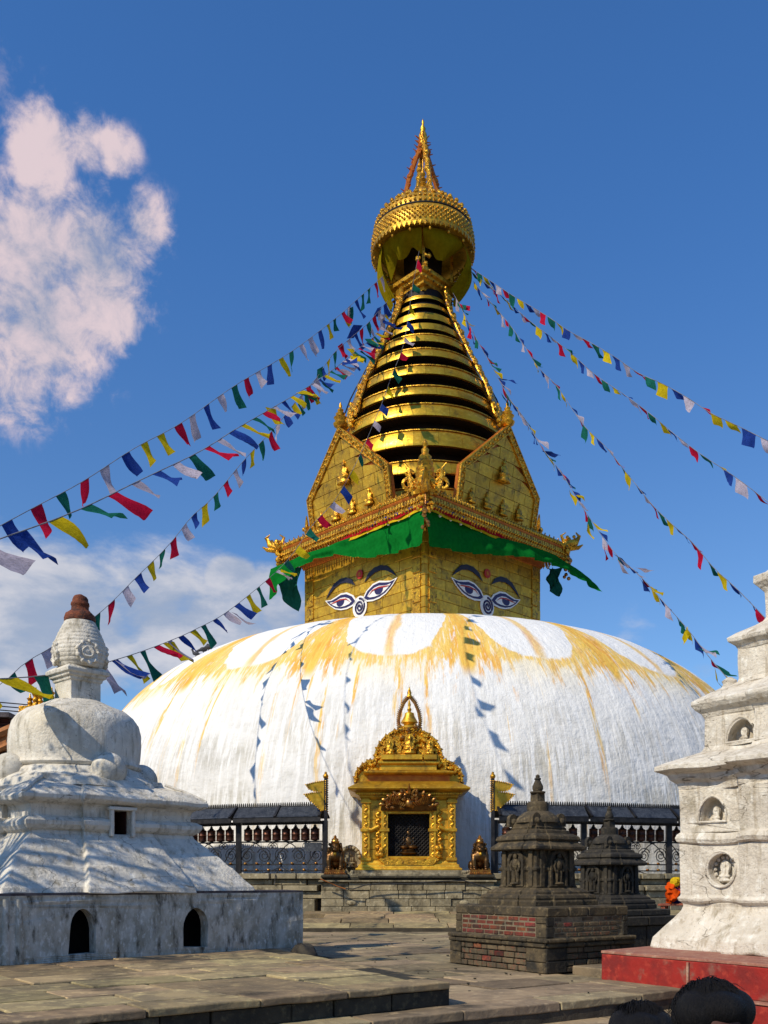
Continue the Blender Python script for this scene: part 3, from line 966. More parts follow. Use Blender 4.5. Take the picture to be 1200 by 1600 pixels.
for q, (a, b) in enumerate(((0, 1), (1, 2), (2, 3), (3, 0))):
    D = (hU[a] + hU[b]).normalized()
    corner = Vector((HCX, HCY, 11.45)) + D * (CS * sqrt(2) - .25)
    Tt = Vector((-D.y, D.x, 0))
    sc_ = 1.0 if q == 2 else .68
    corner = corner - D * (0 if q == 2 else .75)
    f = build('corner_finial', MB().lathe(corner + Vector((0, 0, -.02)) - D * .15, [(a * (sc_ if q == 2 else .8), b * sc_) for a, b in [(.36, 0), (.42, .1), (.3, .22), (.34, .4), (.36, .48), (.28, .55), (.31, .68), (.25, .74), (.28, .86), (.22, .92), (.25, 1.02), (.18, 1.1), (.2, 1.2),
                                                                         (.1, 1.3), (.12, 1.42), (.05, 1.5), (.09, 1.6), (.01, 1.75)]], 16), gold_orn, CO)
    mbs = MB()
    for s_ in (-1, 1):
        scroll(mbs, corner + Tt * (.3 * s_) + Vector((0, 0, .3)), Tt, s_, .22, 1.2, .07)
        scroll(mbs, corner + Tt * (.35 * s_) + Vector((0, 0, .62)), Tt, s_, .14, 1.1, .05)
        mbs.tube([corner + Tt * (.3 * s_), corner + Tt * (.45 * s_) + Vector((0, 0, .35)), corner + Tt * (.5 * s_) + Vector((0, 0, .75)), corner + Tt * (.62 * s_) + Vector((0, 0, .95))], [.1, .09, .06, .02], 6)
        for _ in range(10):
            mbs.ball(corner + Tt * (s_ * R(.1, .5)) + D * R(-.1, .15) + Vector((0, 0, R(.05, .7))), R(.05, .09), 6, 4)
    build('finial_scrollwork', mbs, gold_orn, f, kind='stuff')
    # tassel over the corner
    mbs = MB()
    for j in range(26):
        mbs.ball(Vector((HCX, HCY, 0)) + D * (CS * sqrt(2) + R(-.02, .08)) + Tt * R(-.26, .26) + Vector((0, 0, R(10.85, 11.7))), R(.05, .1), 6, 4)
    build('corner_mask', mbs, gold_orn, CO, kind='stuff')
    # makara head jutting out from the tip
    tip = Vector((HCX, HCY, 11.45)) + D * (CS * sqrt(2) + .05)
    mbs = MB()
    mbs.tube([tip - D * .3, tip + Vector((0, 0, .1)), tip + D * .3 + Vector((0, 0, .22)), tip + D * .42 + Vector((0, 0, .42)), tip + D * .3 + Vector((0, 0, .55))], [.14, .17, .13, .07, .02], 7)
    mbs.tube([tip + D * .1, tip + D * .4 + Vector((0, 0, .02)), tip + D * .55 + Vector((0, 0, .12))], [.1, .07, .02], 6)
    mbs.ball(tip + D * .05 + Vector((0, 0, .3)), .09)
    mbs.tube([tip + Vector((0, 0, .2)) - D * .1, tip + Vector((0, 0, .45)) - D * .2, tip + Vector((0, 0, .55)) - D * .05], [.07, .05, .02], 6)
    for j in range(8):
        mbs.ball(tip + D * R(-.1, .3) + Tt * R(-.12, .12) + Vector((0, 0, R(0, .4))), R(.035, .07), 6, 4)
    build('makara_head', mbs, gold_orn, CO)
    mbs = MB()
    for j in range(9):
        mbs.ball(tip + D * R(-.1, .12) + Tt * R(-.08, .08) + Vector((0, 0, -.35 - .09 * j)), R(.06, .1), 6, 4)
    mbs.tube([tip + Vector((0, 0, 0)), tip + Vector((0, 0, -.4))], .02, 5)
    build('hanging_bell', mbs, bronze_g, CO)


# ---- pediment shields with seated figures
def buddha(mb, c, T, N, h):
    c = Vector(c); Z = Vector((0, 0, 1))
    s = h
    def E(p, r):
        # oriented ellipsoid
        o = len(mb.v)
        mb.ball((0, 0, 0), r, 9, 6)
        for i in range(o, len(mb.v)):
            x, y, z = mb.v[i]
            mb.v[i] = tuple(c + T * (p[0] + x) + N * (p[1] + y) + Z * (p[2] + z))
    E((0, .10 * s, .06 * s), (.30 * s, .2 * s, .07 * s))
    E((0, .10 * s, .14 * s), (.24 * s, .17 * s, .05 * s))
    E((-.12 * s, .14 * s, .24 * s), (.17 * s, .14 * s, .07 * s))
    E((.12 * s, .14 * s, .24 * s), (.17 * s, .14 * s, .07 * s))
    E((0, .09 * s, .42 * s), (.13 * s, .10 * s, .20 * s))
    E((-.15 * s, .1 * s, .42 * s), (.045 * s, .05 * s, .15 * s))
    E((.15 * s, .1 * s, .42 * s), (.045 * s, .05 * s, .15 * s))
    E((0, .10 * s, .68 * s), (.08 * s, .085 * s, .10 * s))
    E((0, .10 * s, .79 * s), (.04 * s, .04 * s, .06 * s))


def figure(name, parent, c, T, N, h, mat, vox=None):
    mb = MB()
    buddha(mb, c, T, N, h)
    o = build(name, mb, mat, parent)
    remesh(o, vox or h * .035, 1)
    # halo behind
    hb = MB()
    zc = Vector(c) + Vector((0, 0, .62 * h)) + N * .005
    hb.poly([(.22 * h * cos(t * pi / 8), .28 * h * sin(t * pi / 8)) for t in range(16)], zc + N * .02, T, Vector((0, 0, 1)), .03)
    build('halo', hb, mat, o)
    return o


for k in range(4):
    N = hU[k]; T = hU[(k + 1) % 4]
    lean = .17
    V = (Vector((0, 0, 1)) + N * lean).normalized()
    base = Vector((HCX, HCY, 11.5)) + N * (CS - .2)
    TO = thing('pediment', base, None, None); TO.parent = ST; TO.location = base - ST.location
    hb_, hs, ap = 1.95, 1.25, 3.0
    outl = [(-hb_, 0), (hb_, 0), (hb_, hs), (0, ap), (-hb_, hs)]
    NN = T.cross(V).normalized()
    if NN.dot(N) < 0:
        T = -T; NN = T.cross(V).normalized()
    build('backing', MB().poly(outl, base - NN * .05, T, V, .12), gold_red, TO)
    # gilt plates inside the frame
    z = .12
    while z < ap - .3:
        dzp = .36
        zt = z + dzp
        lim = (hb_ - .22) if zt < hs else (hb_ - .22) * max(0, (ap - .2 - z)) / (ap - .2 - hs)
        u = -lim
        off = R(-.2, .2)
        while u < lim - .02:
            du = min(R(.5, .75), lim - u)
            if lim - (u + du) < .15: du = lim - u
            def hgt(uu):
                return min(zt, hs - .1 + (ap - .2 - hs) * (1 - abs(uu) / (hb_ - .2)) + .02) if True else zt
            a, b = u + .008, u + du - .008
            za, zb = hgt(a), hgt(b)
            if max(za, zb) > z + .05:
                pts = [(a, z + .008), (b, z + .008), (b, max(zb - .008, z + .02)), (a, max(za - .008, z + .02))]
                build('gilt_plate', MB().poly(pts, base + NN * (.0 + R(0, .008)), T, V, .03), gold, TO)
            u += du
        z = zt
    # frame of beaded scroll relief
    edges = [((-hb_, 0), (hb_, 0)), ((hb_, 0), (hb_, hs)), ((hb_, hs), (0, ap)), ((0, ap), (-hb_, hs)), ((-hb_, hs), (-hb_, 0))]
    mbf = MB()
    for p, q in edges:
        p, q = Vector(p), Vector(q)
        L = (q - p).length
        dd = (q - p) / L
        nn = Vector((-dd.y, dd.x))
        A = base + T * (p.x + nn.x * .1) + V * (p.y + nn.y * .1); B = base + T * (q.x + nn.x * .1) + V * (q.y + nn.y * .1)
        D3 = (B - A).normalized(); M3 = NN.cross(D3)
        mbf.box((A + B) / 2 + NN * .01, (L / 2 + .02, .12, .025), D3, M3, NN)
        mbf.box((A + B) / 2 + NN * .03 + M3 * .1, (L / 2, .018, .03), D3, M3, NN)
        mbf.box((A + B) / 2 + NN * .03 - M3 * .1, (L / 2 + .02, .018, .03), D3, M3, NN)
        nb = int(L / .13)
        for j in range(nb):
            mbf.ball(A + (B - A) * ((j + .5) / nb) + NN * .04 + M3 * (.03 if j % 2 else -.03), (.05, .05, .05), 6, 4)
    build('frame', mbf, gold_orn, TO, kind='stuff')
    figure('buddha_figure', TO, base + V * 1.2 + NN * .04, T, NN, .95, gold_orn)
    for j, u in enumerate((-1.35, -.62, .18, 1.0)):
        figure('buddha_figure', TO, base + V * (.22 if j != 3 else .28) + T * u + NN * .04, T, NN, .68 if j else .6, gold_orn)
    fa = base + V * (ap + .02) - NN * .05
    build('apex_finial', MB().lathe(fa, [(a * .8, b * .8) for a, b in [(.1, -.1), (.26, 0), (.3, .1), (.2, .16), (.22, .24), (.28, .34), (.16, .4), (.2, .5), (.1, .56), (.13, .66), (.05, .72), (.07, .82), (.01, .98)]], 14), gold_orn, TO)

# ---- ringed spire
SX = 1.355
spx = lambda r: r
RGY = [(460, 466), (473, 480), (487, 498), (503, 514), (521, 533), (543, 556), (569, 584), (601, 616), (629, 649), (670, 696), (718, 739), (761, 784)]
SIL = [(440, 24), (463, 31), (480, 37), (513, 49), (550, 66), (590, 85), (620, 101), (647, 113), (693, 128), (730, 136), (780, 139), (850, 140)]


def interp0(tab, x):
    if x <= tab[0][0]: return tab[0][1]
    for (a, b), (c, d) in zip(tab, tab[1:]):
        if x <= c: return b + (d - b) * (x - a) / (c - a)
    return tab[-1][1]


def cone_zr(y):
    """height and radius of the spire surface seen on the centre line at image row y"""
    r = 1.0
    for _ in range(40):
        z = (HZ - y) / F * (CY - r)
        r = .5 * r + .5 * interp0(SIL, HZ - F * z / CY) / F * CY
    return z, r


RG = [(y0, y1, cone_zr((y0 + y1) / 2)[1] * F / CY) for y0, y1 in RGY]
SP = thing('ringed_spire', (SX, CY, 12.2), None, None); SP.parent = ST; SP.location = Vector((SX, CY, 12.2)) - ST.location
core = []
for i, (y0, y1, hw) in enumerate(RG):
    r = hw / F * CY * 1.0
    zt = (HZ - y0) / F * (CY - r); zb = (HZ - y1) / F * (CY - r)
    R0 = r
    bulge = .035
    core += [(r * .85, zt + .05), (r * .95, zt - .01), (r * .96, zb + .04), (r * .80, zb + .045)]
    big = i >= 4
    ringo = thing('spire_ring', (SX, CY, zb), None, None); ringo.parent = SP; ringo.location = Vector((SX, CY, zb)) - wpos(SP)
    h = zt - zb
    pr = [(R0 * .955, zb + .03), (R0 * .985, zb + .012), (R0 * 1.012, zb + .001), (R0 * 1.013, zb + .012), (R0 * 1.008, zb + h * .25), (R0 * .995, zb + h * .6), (R0 * .975, zt - .02), (R0 * .972, zt - .004), (R0 * .955, zt), (R0 * .8, zt + .01)]
    npl = 22 if big else (1 if i < 2 else 12)
    npl = {0: 1, 1: 1}.get(i, 18 if not big else 24)
    for k in range(npl):
        a0 = 2 * pi * k / npl + i * .13; a1 = 2 * pi * (k + 1) / npl + i * .13
        gapa = .0014 if npl > 1 else 0
        segs = 5 if npl > 1 else 64
        jit = R(-.004, .004)
        rr_ = []
        for j in range(segs + 1):
            a = a0 + gapa + (a1 - a0 - 2 * gapa) * j / segs
            rr_.append([(SX + (rr + jit) * cos(a), CY + (rr + jit) * sin(a), zz) for rr, zz in pr])
        build('ring_plate' if npl > 1 else 'ring_band', MB().loft(rr_, npl > 1, True), gold_ring, ringo)
    if big:
        # thin raised lip on the upper edge
        build('ring_lip', MB().lathe((SX, CY, 0), [(R0 * .94, zt + .0), (R0 * .985, zt + .0), (R0 * .985, zt + .03), (R0 * .94, zt + .03)], 72, False), gold_orn, ringo)
core = [(core[0][0] * .9, 20.4)] + core + [(2.5, 12.0)]
build('inner_cone', MB().lathe((SX, CY, 0), core[::-1], 48), shaded_wood, SP)  # near-black colour holds the shade between and under the rings


def cone_r(z):
    pts = [(hw / F * CY, (HZ - (y0 + y1) / 2) / F * (CY - hw / F * CY)) for y0, y1, hw in RG]
    pts = pts[::-1]
    if z <= pts[0][1]: return pts[0][0]
    for (r0, z0), (r1, z1) in zip(pts, pts[1:]):
        if z0 <= z <= z1:
            return r0 + (r1 - r0) * (z - z0) / (z1 - z0)
    return pts[-1][0]


for ang in (-57, 59, 180 - 60, 180 + 60):
    t = radians(ang)
    D = Vector((sin(t), -cos(t), 0)); Tn = Vector((cos(t), sin(t), 0))
    rings = []
    zs = [15.3 + (20.2 - 15.3) * i / 24 for i in range(25)]
    for i, z in enumerate(zs):
        w = .19 + .03 * sin(i * 1.7) + (.20 * (1 - i / 6) if i < 6 else 0)
        c = Vector((SX, CY, z)) + D * (cone_r(z) * 1.0 + .07)
        rings.append([c - Tn * w, c + Tn * w, c + Tn * w + D * .05, c - Tn * w + D * .05])
    s0 = build('gilt_strap', MB().loft(rings), gold_orn, SP)
    mbs = MB()
    for i in range(110):
        z = R(15.2, 20)
        w = .19 if z > 16 else .38
        mbs.ball(Vector((SX, CY, z)) + D * (cone_r(z) + .12) + Tn * R(-w, w), R(.04, .085), 6, 4)
    for i in range(24):
        z = R(14.9, 15.7)
        mbs.ball(Vector((SX, CY, z)) + D * (cone_r(z) + .14) + Tn * R(-.36, .36), R(.06, .12), 6, 4)
    build('strap_scrollwork', mbs, gold_orn, s0, kind='stuff')
for ang in (-80, 80, 100, -100):
    t = radians(ang); D = Vector((sin(t), -cos(t), 0))
    pts = [Vector((SX, CY, z)) + D * (cone_r(z) + .10 + .06 * sin((z - 13) / 7 * pi)) for z in [13.3 + i * .45 for i in range(16)]]
    build('stay_rod', MB().tube(pts, .025, 5), iron, SP)

# ---- umbrella (parasol) over the spire
UM = thing('umbrella_canopy', (SX, CY, 20.0), None, None); UM.parent = ST; UM.location = Vector((SX, CY, 20.0)) - ST.location
h0 = .8 / sqrt(2); h1 = 1.33 / sqrt(2)
build('square_frame', MB().plan((SX, CY, 0), [(h0, 20.0), (h0 * 1.05, 20.1), (h0 * 1.25, 20.13), (h0 * 1.28, 20.22), (h1 * .86, 20.28), (h1 * .88, 20.36), (h1 * .98, 20.4), (h1, 20.5), (h1 * .96, 20.56), (h1 * .7, 20.62)], hU[0], hU[1], sq), gold_orn, UM, bevel=.01)
build('dark_core', MB().plan((SX, CY, 0), [(.45, 20.5), (.48, 21.9)], hU[0], hU[1], sq), shaded_wood, UM)
for q in range(4):
    D = (hU[q] + hU[(q + 1) % 4]).normalized(); Tt = Vector((-D.y, D.x, 0))
    mbs = MB()
    mbs.box(Vector((SX, CY, 21.1)) + D * 1.0, (.045, .045, .62))
    for j in range(16):
        mbs.ball(Vector((SX, CY, 0)) + D * R(1.05, 1.3) + Tt * R(-.22, .22) + Vector((0, 0, R(20.5, 21.2) - .3 * R(0, 1))), R(.04, .085), 6, 4)
    build('corner_post', mbs, gold_orn, UM, kind='stuff')
    mbs = MB()
    a = Vector((SX, CY, 20.25)) + hU[q] * (h1 * .95)
    Tq = hU[(q + 1) % 4]
    for j in range(9):
        mbs.ball(a + Tq * (-.75 + j * .19) + Vector((0, 0, -.03)) + hU[q] * -.02, .05, 6, 4)
    build('bead_row', mbs, gold_orn, UM, kind='stuff')
# parasol drum: two gilt tiers with relief
ur = 80 / F * CY
tier1 = [(ur * .80, 21.75), (ur * .985, 21.62), (ur * 1.0, 21.68), (ur * .99, 22.05), (ur * .975, 22.3), (ur * .93, 22.36), (ur * .86, 22.37)]
tier2 = [(ur * .86, 22.36), (ur * .95, 22.38), (ur * .94, 22.55), (ur * .88, 22.78), (ur * .78, 22.95), (ur * .60, 23.05), (ur * .2, 23.12), (.05, 23.14)]
build('parasol_rim', MB().lathe((SX, CY, 0), tier1, 72), gold, UM)
build('parasol_crown', MB().lathe((SX, CY, 0), tier2, 72), gold, UM)
build('dark_underside', MB().lathe((SX, CY, 0), [(.3, 21.9), (ur * .82, 21.78), (ur * .9, 21.7), (ur * .9, 21.8), (.3, 22.0)], 48), shaded_wood, UM)
build('dark_joint', MB().lathe((SX, CY, 0), [(ur * .9, 22.34), (ur * .965, 22.345), (ur * .965, 22.385), (ur * .9, 22.39)], 64), shaded_wood, UM)
mbs = MB(); mbu = MB(); mbd2 = MB()
for k in range(64):
    a = 2 * pi * k / 64; D = Vector((sin(a), -cos(a), 0)); Tt = Vector((cos(a), sin(a), 0))
    for j in range(3):
        mbs.ball(Vector((SX, CY, 21.83 + j * .15)) + D * (ur * (.998 - .006 * j)), (.05, .05, .06), 6, 4)
        mbs.ball(Vector((SX, CY, 21.9 + j * .15)) + Vector((sin(a + .05), -cos(a + .05), 0)) * (ur * (.998 - .006 * j)), (.04, .04, .05), 6, 4)
    mbs.poly([(-.07, 0), (.07, 0), (0, -.16)][::-1], Vector((SX, CY, 21.7)) + D * (ur * 1.01), Tt, Vector((0, 0, 1)), .03)
    mbu.ball(Vector((SX, CY, 22.47)) + D * ur * .95, (.05, .05, .06), 6, 4)
    mbu.ball(Vector((SX, CY, 22.64)) + D * ur * .925, (.055, .055, .05), 6, 4)
    if k % 2 == 0:
        mbu.ball(Vector((SX, CY, 22.84)) + D * ur * .86, (.085, .085, .075), 6, 4)
        mbu.ball(Vector((SX, CY, 23.02)) + D * ur * .72, (.09, .09, .10), 6, 4)
        mbu.ball(Vector((SX, CY, 23.10)) + D * ur * .55, (.09, .09, .11), 6, 4)
    if k % 4 == 1:
        mbd2.ball(Vector((SX, CY, 21.5)) + D * (ur * .95), (.05, .05, .06), 6, 4)
build('rim_relief', mbs, gold_orn, UM, kind='stuff')
build('crown_relief', mbu, gold_orn, UM, kind='stuff')
build('pendant_bells', mbd2, gold_orn, UM, kind='stuff')
# pinnacle: bell-shaped jewel inside four beaded stays
PN = thing('pinnacle', (SX, CY, 23.1), None, None); PN.parent = ST; PN.location = Vector((SX, CY, 23.1)) - ST.location
build('jewel_spire', MB().lathe((SX, CY, 23.0), [(a * 1.25, b) for a, b in [(.45, 0), (.48, .1), (.36, .2), (.40, .3), (.33, .42), (.26, .5), (.30, .6), (.30, .72), (.22, .9), (.10, 1.05), (.14, 1.12), (.07, 1.22), (.11, 1.3), (.04, 1.42), (.08, 1.5), (.02, 1.7), (.02, 2.05)]], 18), gold_orn, PN)
topz = (HZ - 222) / F * CY
for q in range(4):
    t = radians(20 + 90 * q); D = Vector((sin(t), -cos(t), 0))
    pts = [Vector((SX, CY, 23.0)) + D * .80, Vector((SX, CY, 24.2)) + D * .52, Vector((SX, CY, 25.2)) + D * .18, Vector((SX, CY, topz)) + D * .08]
    mbs = MB().tube(pts, [.09, .085, .075, .05], 6)
    for j in range(26):
        f_ = j / 25 * 2.999
        i = int(f_)
        p = pts[i].lerp(pts[i + 1], f_ - i)
        mbs.ball(p + Vector((R(-.04, .04), R(-.04, .04), 0)), R(.07, .115), 6, 4)
        if j % 3 == 2: mbs.tube([p, p + D * .2 + Vector((0, 0, .1))], [.04, .012], 4)
    build('beaded_stay', mbs, gold_red if q % 2 else gold_orn, PN)
build('top_finial', MB().lathe((SX, CY, topz - .25), [(.05, 0), (.17, .12), (.12, .24), (.17, .36), (.14, .5), (.08, .62), (.10, .7), (.03, .85), (.05, .92), (.01, 1.05)], 12), gold_orn, PN)
mbs = MB()
for j in range(14):
    a = R(0, 2 * pi)
    mbs.tube([Vector((SX, CY, topz)), Vector((SX + .28 * cos(a), CY + .28 * sin(a), topz + R(-.1, .35)))], [.03, .015], 4)
build('finial_flames', mbs, gold_red, PN, kind='stuff')


# ---- yellow gauze under the parasol, green cloth under the cornice
def cloth(name, rows, mat, label, cat, group=None, parent=None):
    mb = MB()
    n, m = len(rows), len(rows[0])
    mb.add([p for r in rows for p in r], [(i * m + j, i * m + j + 1, (i + 1) * m + j + 1, (i + 1) * m + j) for i in range(n - 1) for j in range(m - 1)], True)
    o = build(name, mb, mat, parent, fixn=False)
    tag(o, label, cat, group)
    return o


def bunt(th0, th1, zlow, bul, label):
    rows = []
    for i in range(15):
        s = i / 14
        row = []
        for j in range(25):
            f_ = j / 24
            th = radians(th0 + (th1 - th0) * f_)
            zb = zlow(f_)
            z = 21.62 + (zb - 21.62) * s
            zz = min(s, 1)
            r = (ur * .86) * (1 - .28 * s) + bul * sin(pi * s) + .05 * sin(f_ * 19 + s * 4) * s
            row.append((SX + r * sin(th), CY - r * cos(th), z + .06 * sin(f_ * 3 * pi) * s))
        rows.append(row)
    return cloth('gauze_canopy', rows, yellow_cloth, label, 'cloth', 'yellow gauze cloths under the parasol')


bunt(-92, -4, lambda f_: 21.25 - .5 * (abs(f_ - .2) < .2) * cos(pi * (f_ - .2) * 2.5) ** 2 - .22 * abs(sin(f_ * 2.5 * pi)), .05, 'olive yellow gauze hanging under the left side of the gold parasol')
bunt(-2, 62, lambda f_: 21.35 - .42 * sin(pi * f_) ** .8, .16, 'olive yellow gauze sagging in front under the gold parasol')
bunt(58, 108, lambda f_: 20.15 - .25 * sin(pi * f_), .35, 'olive yellow gauze bulging at the right below the gold parasol')
bunt(110, 265, lambda f_: 20.8 + .2 * sin(f_ * 9), .2, 'olive yellow gauze round the back of the gold parasol')
bunt(-105, -66, lambda f_: 19.95 - .2 * sin(pi * f_), .22, 'narrow yellow gauze hanging lowest at the left under the parasol')

Dn = -(hU[2] + hU[3]).normalized()
fc = Vector((HCX, HCY, 0)) + (hU[2] + hU[3]).normalized() * (CS * sqrt(2) - .02)      # front corner (toward the camera)
fl = Vector((HCX, HCY, 0)) + (hU[1] + hU[2]).normalized() * (CS * sqrt(2) - .02)      # left corner
fr = Vector((HCX, HCY, 0)) + (hU[3] + hU[0]).normalized() * (CS * sqrt(2) - .02)      # right corner


def interp(tab, x):
    for (a, b), (c, d) in zip(tab, tab[1:]):
        if x <= c: return b + (d - b) * max(0, (x - a)) / (c - a)
    return tab[-1][1]


# depth of the lower hem below the cornice along each side, from the front corner outwards
lh = [(0, 1.08), (.12, 1.06), (.25, .95), (.35, .88), (.45, .66), (.55, .42), (.7, .34), (.85, .45), (.95, .8), (1.03, 1.1)]
rh = [(0, 1.08), (.12, 1.02), (.25, .92), (.46, .62), (.6, .5), (.75, .42), (.9, .42), (1.0, .42), (1.12, .5)]
for side, far, tab in (('left', fl, lh), ('right', fr, rh)):
    N = hU[2] if side == 'left' else hU[3]
    rows = []
    ext = 1.05 if side == 'left' else 1.2
    for i in range(13):
        s = i / 12
        row = []
        for j in range(61):
            f_ = j / 60 * ext
            b = fc.lerp(far, f_)
            dep = interp(tab, f_)
            top = 10.98 - (.12 * f_) + (.30 * max(0, f_ - .45) if side == 'right' else 0)
            z = top - dep * s
            fold = .09 * sin(f_ * 46 + 2.2 * s) * s + .05 * sin(f_ * 93 + 1) * s + .16 * noise.noise(Vector((f_ * 7, s * 2, 3 if side == 'left' else 8)))
            off = -.06 + .2 * s * (1 - .5 * s) + fold * .8 + .22 * min(1, max(0, f_ - .4) * 4)
            if side == 'right' and f_ > .9:
                z -= (f_ - .9) * 1.5 * 1.0
                off += (f_ - .9) * .9 * s
            row.append(tuple(b + N * off + Vector((0, 0, z))))
        rows.append(row)
    cloth('green_drape', rows, green_cloth, 'long green cloth wrapped under the gold cornice on its %s side' % side, 'cloth', 'green cloths round the cornice')
    for nm, mt, z0, z1, f0, f1 in (('yellow_trim_cloth', goldyel_cloth, 10.99, 10.90, 0, 1.0), ('red_trim_cloth', red_cloth, 11.10, 10.98, 0, .55), ('blue_trim_cloth', blue_cloth, 11.16, 11.08, 0, .35)):
        rows = [[tuple(fc.lerp(far, f0 + (f1 - f0) * j / 30) + N * (.015 + .02 * i + .02 * sin(j)) + Vector((0, 0, z0 + (z1 - z0) * i - .12 * (f0 + (f1 - f0) * j / 30) + .02 * sin(j * 1.3)))) for j in range(31)] for i in range(2)]
        cloth(nm, rows, mt, 'narrow %s cloth edge above the green drape on the %s side' % (nm.split('_')[0], side), 'cloth')
# teal lengths hanging below the outer corners
for nm, c, dx, w, h, lab in (('left', fl, -.1, .75, 1.55, 'teal cloth end hanging past the left corner of the eyed tower'), ('right', fr, -.55, .42, 1.0, 'dark teal cloth end hanging behind the right corner of the eyed tower')):
    rows = []
    for i in range(9):
        s = i / 8
        rows.append([(c.x + dx + (j / 8) * w + .08 * sin(j + i), c.y + .25 + .1 * sin(j * 1.4), 10.95 - .25 * (j / 8 if nm == 'left' else 0) - h * s * (1 - .35 * (1 - j / 8) ** 2) + (.2 if nm == 'left' else -.1)) for j in range(9)])
    cloth('teal_drape', rows, teal_cloth, lab, 'cloth', 'teal cloth ends at the cornice corners')

# ------------------------------------------------------------------ golden shrine at the foot of the dome
GX, GY = .535, 20.35
GS = thing('golden_shrine', (GX, GY + .5, .05), 'golden niche shrine with latticed opening and flaming halo against the white dome', 'shrine')
k_ = .01378


def gx(px): return (px - 600) * k_
def gz(py): return (HZ - py) * k_


def yb(zl): return 0


# body: front wall with an opening, side walls
bw = (gx(711) - gx(566)) / 2
z0, z1 = gz(1347), gz(1248)
ow, oz0, oz1 = (gx(671) - gx(604)) / 2, gz(1338), gz(1272)
U, Zv = Vector((1, 0, 0)), Vector((0, 0, 1))
bcx = (gx(711) + gx(566)) / 2
build('front_wall', MB().poly([(-bw, z0), (bw, z0), (bw, z1), (-bw, z1)], (bcx, GY, 0), U, Zv, .12, [[(-ow, oz0), (-ow, oz1), (ow, oz1), (ow, oz0)]]), gold, GS)
for s_ in (-1, 1):
    build('side_wall', MB().box((bcx + s_ * (bw - .04), GY + .75, (z0 + z1) / 2), (.04, .62, (z1 - z0) / 2)), gold, GS)
    # pilasters with capitals and a mid moulding; gilt plates between
    for xx, wd in ((.92, .085), (.52, .075)):
        mbq = MB()
        mbq.box((bcx + s_ * bw * xx, GY - .04, (z0 + z1) / 2), (wd, .05, (z1 - z0) / 2 - .004))
        for zz in (z0 + .06, (z0 + z1) / 2, z1 - .07):
            mbq.box((bcx + s_ * bw * xx, GY - .06, zz), (wd + .03, .07, .035))
        build('pilaster', mbq, gold, GS, bevel=.008)
        mbo = MB()
        for j in range(16):
            leaf(mbo, (bcx + s_ * bw * xx, GY - .093, z0 + .1 + (z1 - z0 - .2) * j / 15), U, (0, -1, 0), .07, (.8 if j % 2 else 2.3), .25)
        build('pilaster_relief', mbo, gold_orn, GS, kind='stuff')
    for r_ in range(6):
        zc = z0 + .06 + (z1 - z0 - .1) * (r_ + .5) / 6
        build('gilt_plate', MB().box((bcx + s_ * bw * .72, GY - .012, zc), (.14, .012, (z1 - z0 - .1) / 12 - .008)), gold, GS, bevel=.005)
    # wavy side mouldings
    build('side_moulding', MB().tube([(bcx + s_ * (bw + .0), GY - .08, (z0 + z1) / 2 + .02), (bcx + s_ * (bw - .2), GY - .1, (z0 + z1) / 2), (bcx + s_ * (bw - .36), GY - .1, (z0 + z1) / 2 + .08)], .045, 8), gold, GS)
# frame around the opening with stepped jambs
mbq = MB()
for i, (e_, d_) in enumerate(((.0, .06), (.06, .10), (.12, .05))):
    w_, a_, b_ = ow + e_, oz0 - e_, oz1 + e_
    for s_ in (-1, 1):
        mbq.box((bcx + s_ * (w_ + .03), GY - d_ / 2, (a_ + b_) / 2), (.028, d_ / 2 + .01, (b_ - a_) / 2 + .056))
    mbq.box((bcx, GY - d_ / 2, a_ - .03), (w_, d_ / 2 + .01, .028)); mbq.box((bcx, GY - d_ / 2, b_ + .03), (w_, d_ / 2 + .01, .028))
build('door_frame', mbq, gold, GS, bevel=.006)
mbq = MB()
for s_ in (-1, 1):
    for j in range(14):
        leaf(mbq, (bcx + s_ * (ow + .2), GY - .07, oz0 + (oz1 - oz0) * j / 13), U, (0, -1, 0), .08, (.7 if j % 2 else 2.4), .4)
    for j in range(8):
        mbq.ball((bcx + s_ * (ow + R(.12, .22)), GY - .12, oz0 - .02 + R(0, .2)), R(.04, .07), 6, 4)
build('jamb_relief', mbq, gold_orn, GS, kind='stuff')
build('sill', MB().poly([(-ow - .2, 0), (ow + .2, 0), (ow + .06, -.13), (-ow - .06, -.13)][::-1], (bcx, GY - .16, oz0 - .06), U, Zv, .15), gold_orn, GS, bevel=.01)
build('lattice', (lambda mb: [mb.tube([(bcx - ow + max(0, t), GY + .06, oz1 - max(0, -t)), (bcx - ow + max(0, t) + min(2 * ow - max(0, t), (oz1 - oz0) - max(0, -t)), GY + .06, oz1 - max(0, -t) - min(2 * ow - max(0, t), (oz1 - oz0) - max(0, -t)))], .009, 4)
                                    for t in [x * .085 for x in range(-10, 11)]] and
                 [mb.tube([(bcx + ow - max(0, t), GY + .07, oz1 - max(0, -t)), (bcx + ow - max(0, t) - min(2 * ow - max(0, t), (oz1 - oz0) - max(0, -t)), GY + .07, oz1 - max(0, -t) - min(2 * ow - max(0, t), (oz1 - oz0) - max(0, -t)))], .009, 4)
                  for t in [x * .085 for x in range(-10, 11)]] and mb)(MB()), iron, GS)
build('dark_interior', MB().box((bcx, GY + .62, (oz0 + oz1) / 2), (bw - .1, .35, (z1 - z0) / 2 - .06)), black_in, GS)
mbq = MB(); buddha(mbq, (bcx, GY + .18, oz0 + .03), U, Vector((0, -1, 0)), .7)
build('shrine_image', mbq, bronze, GS)
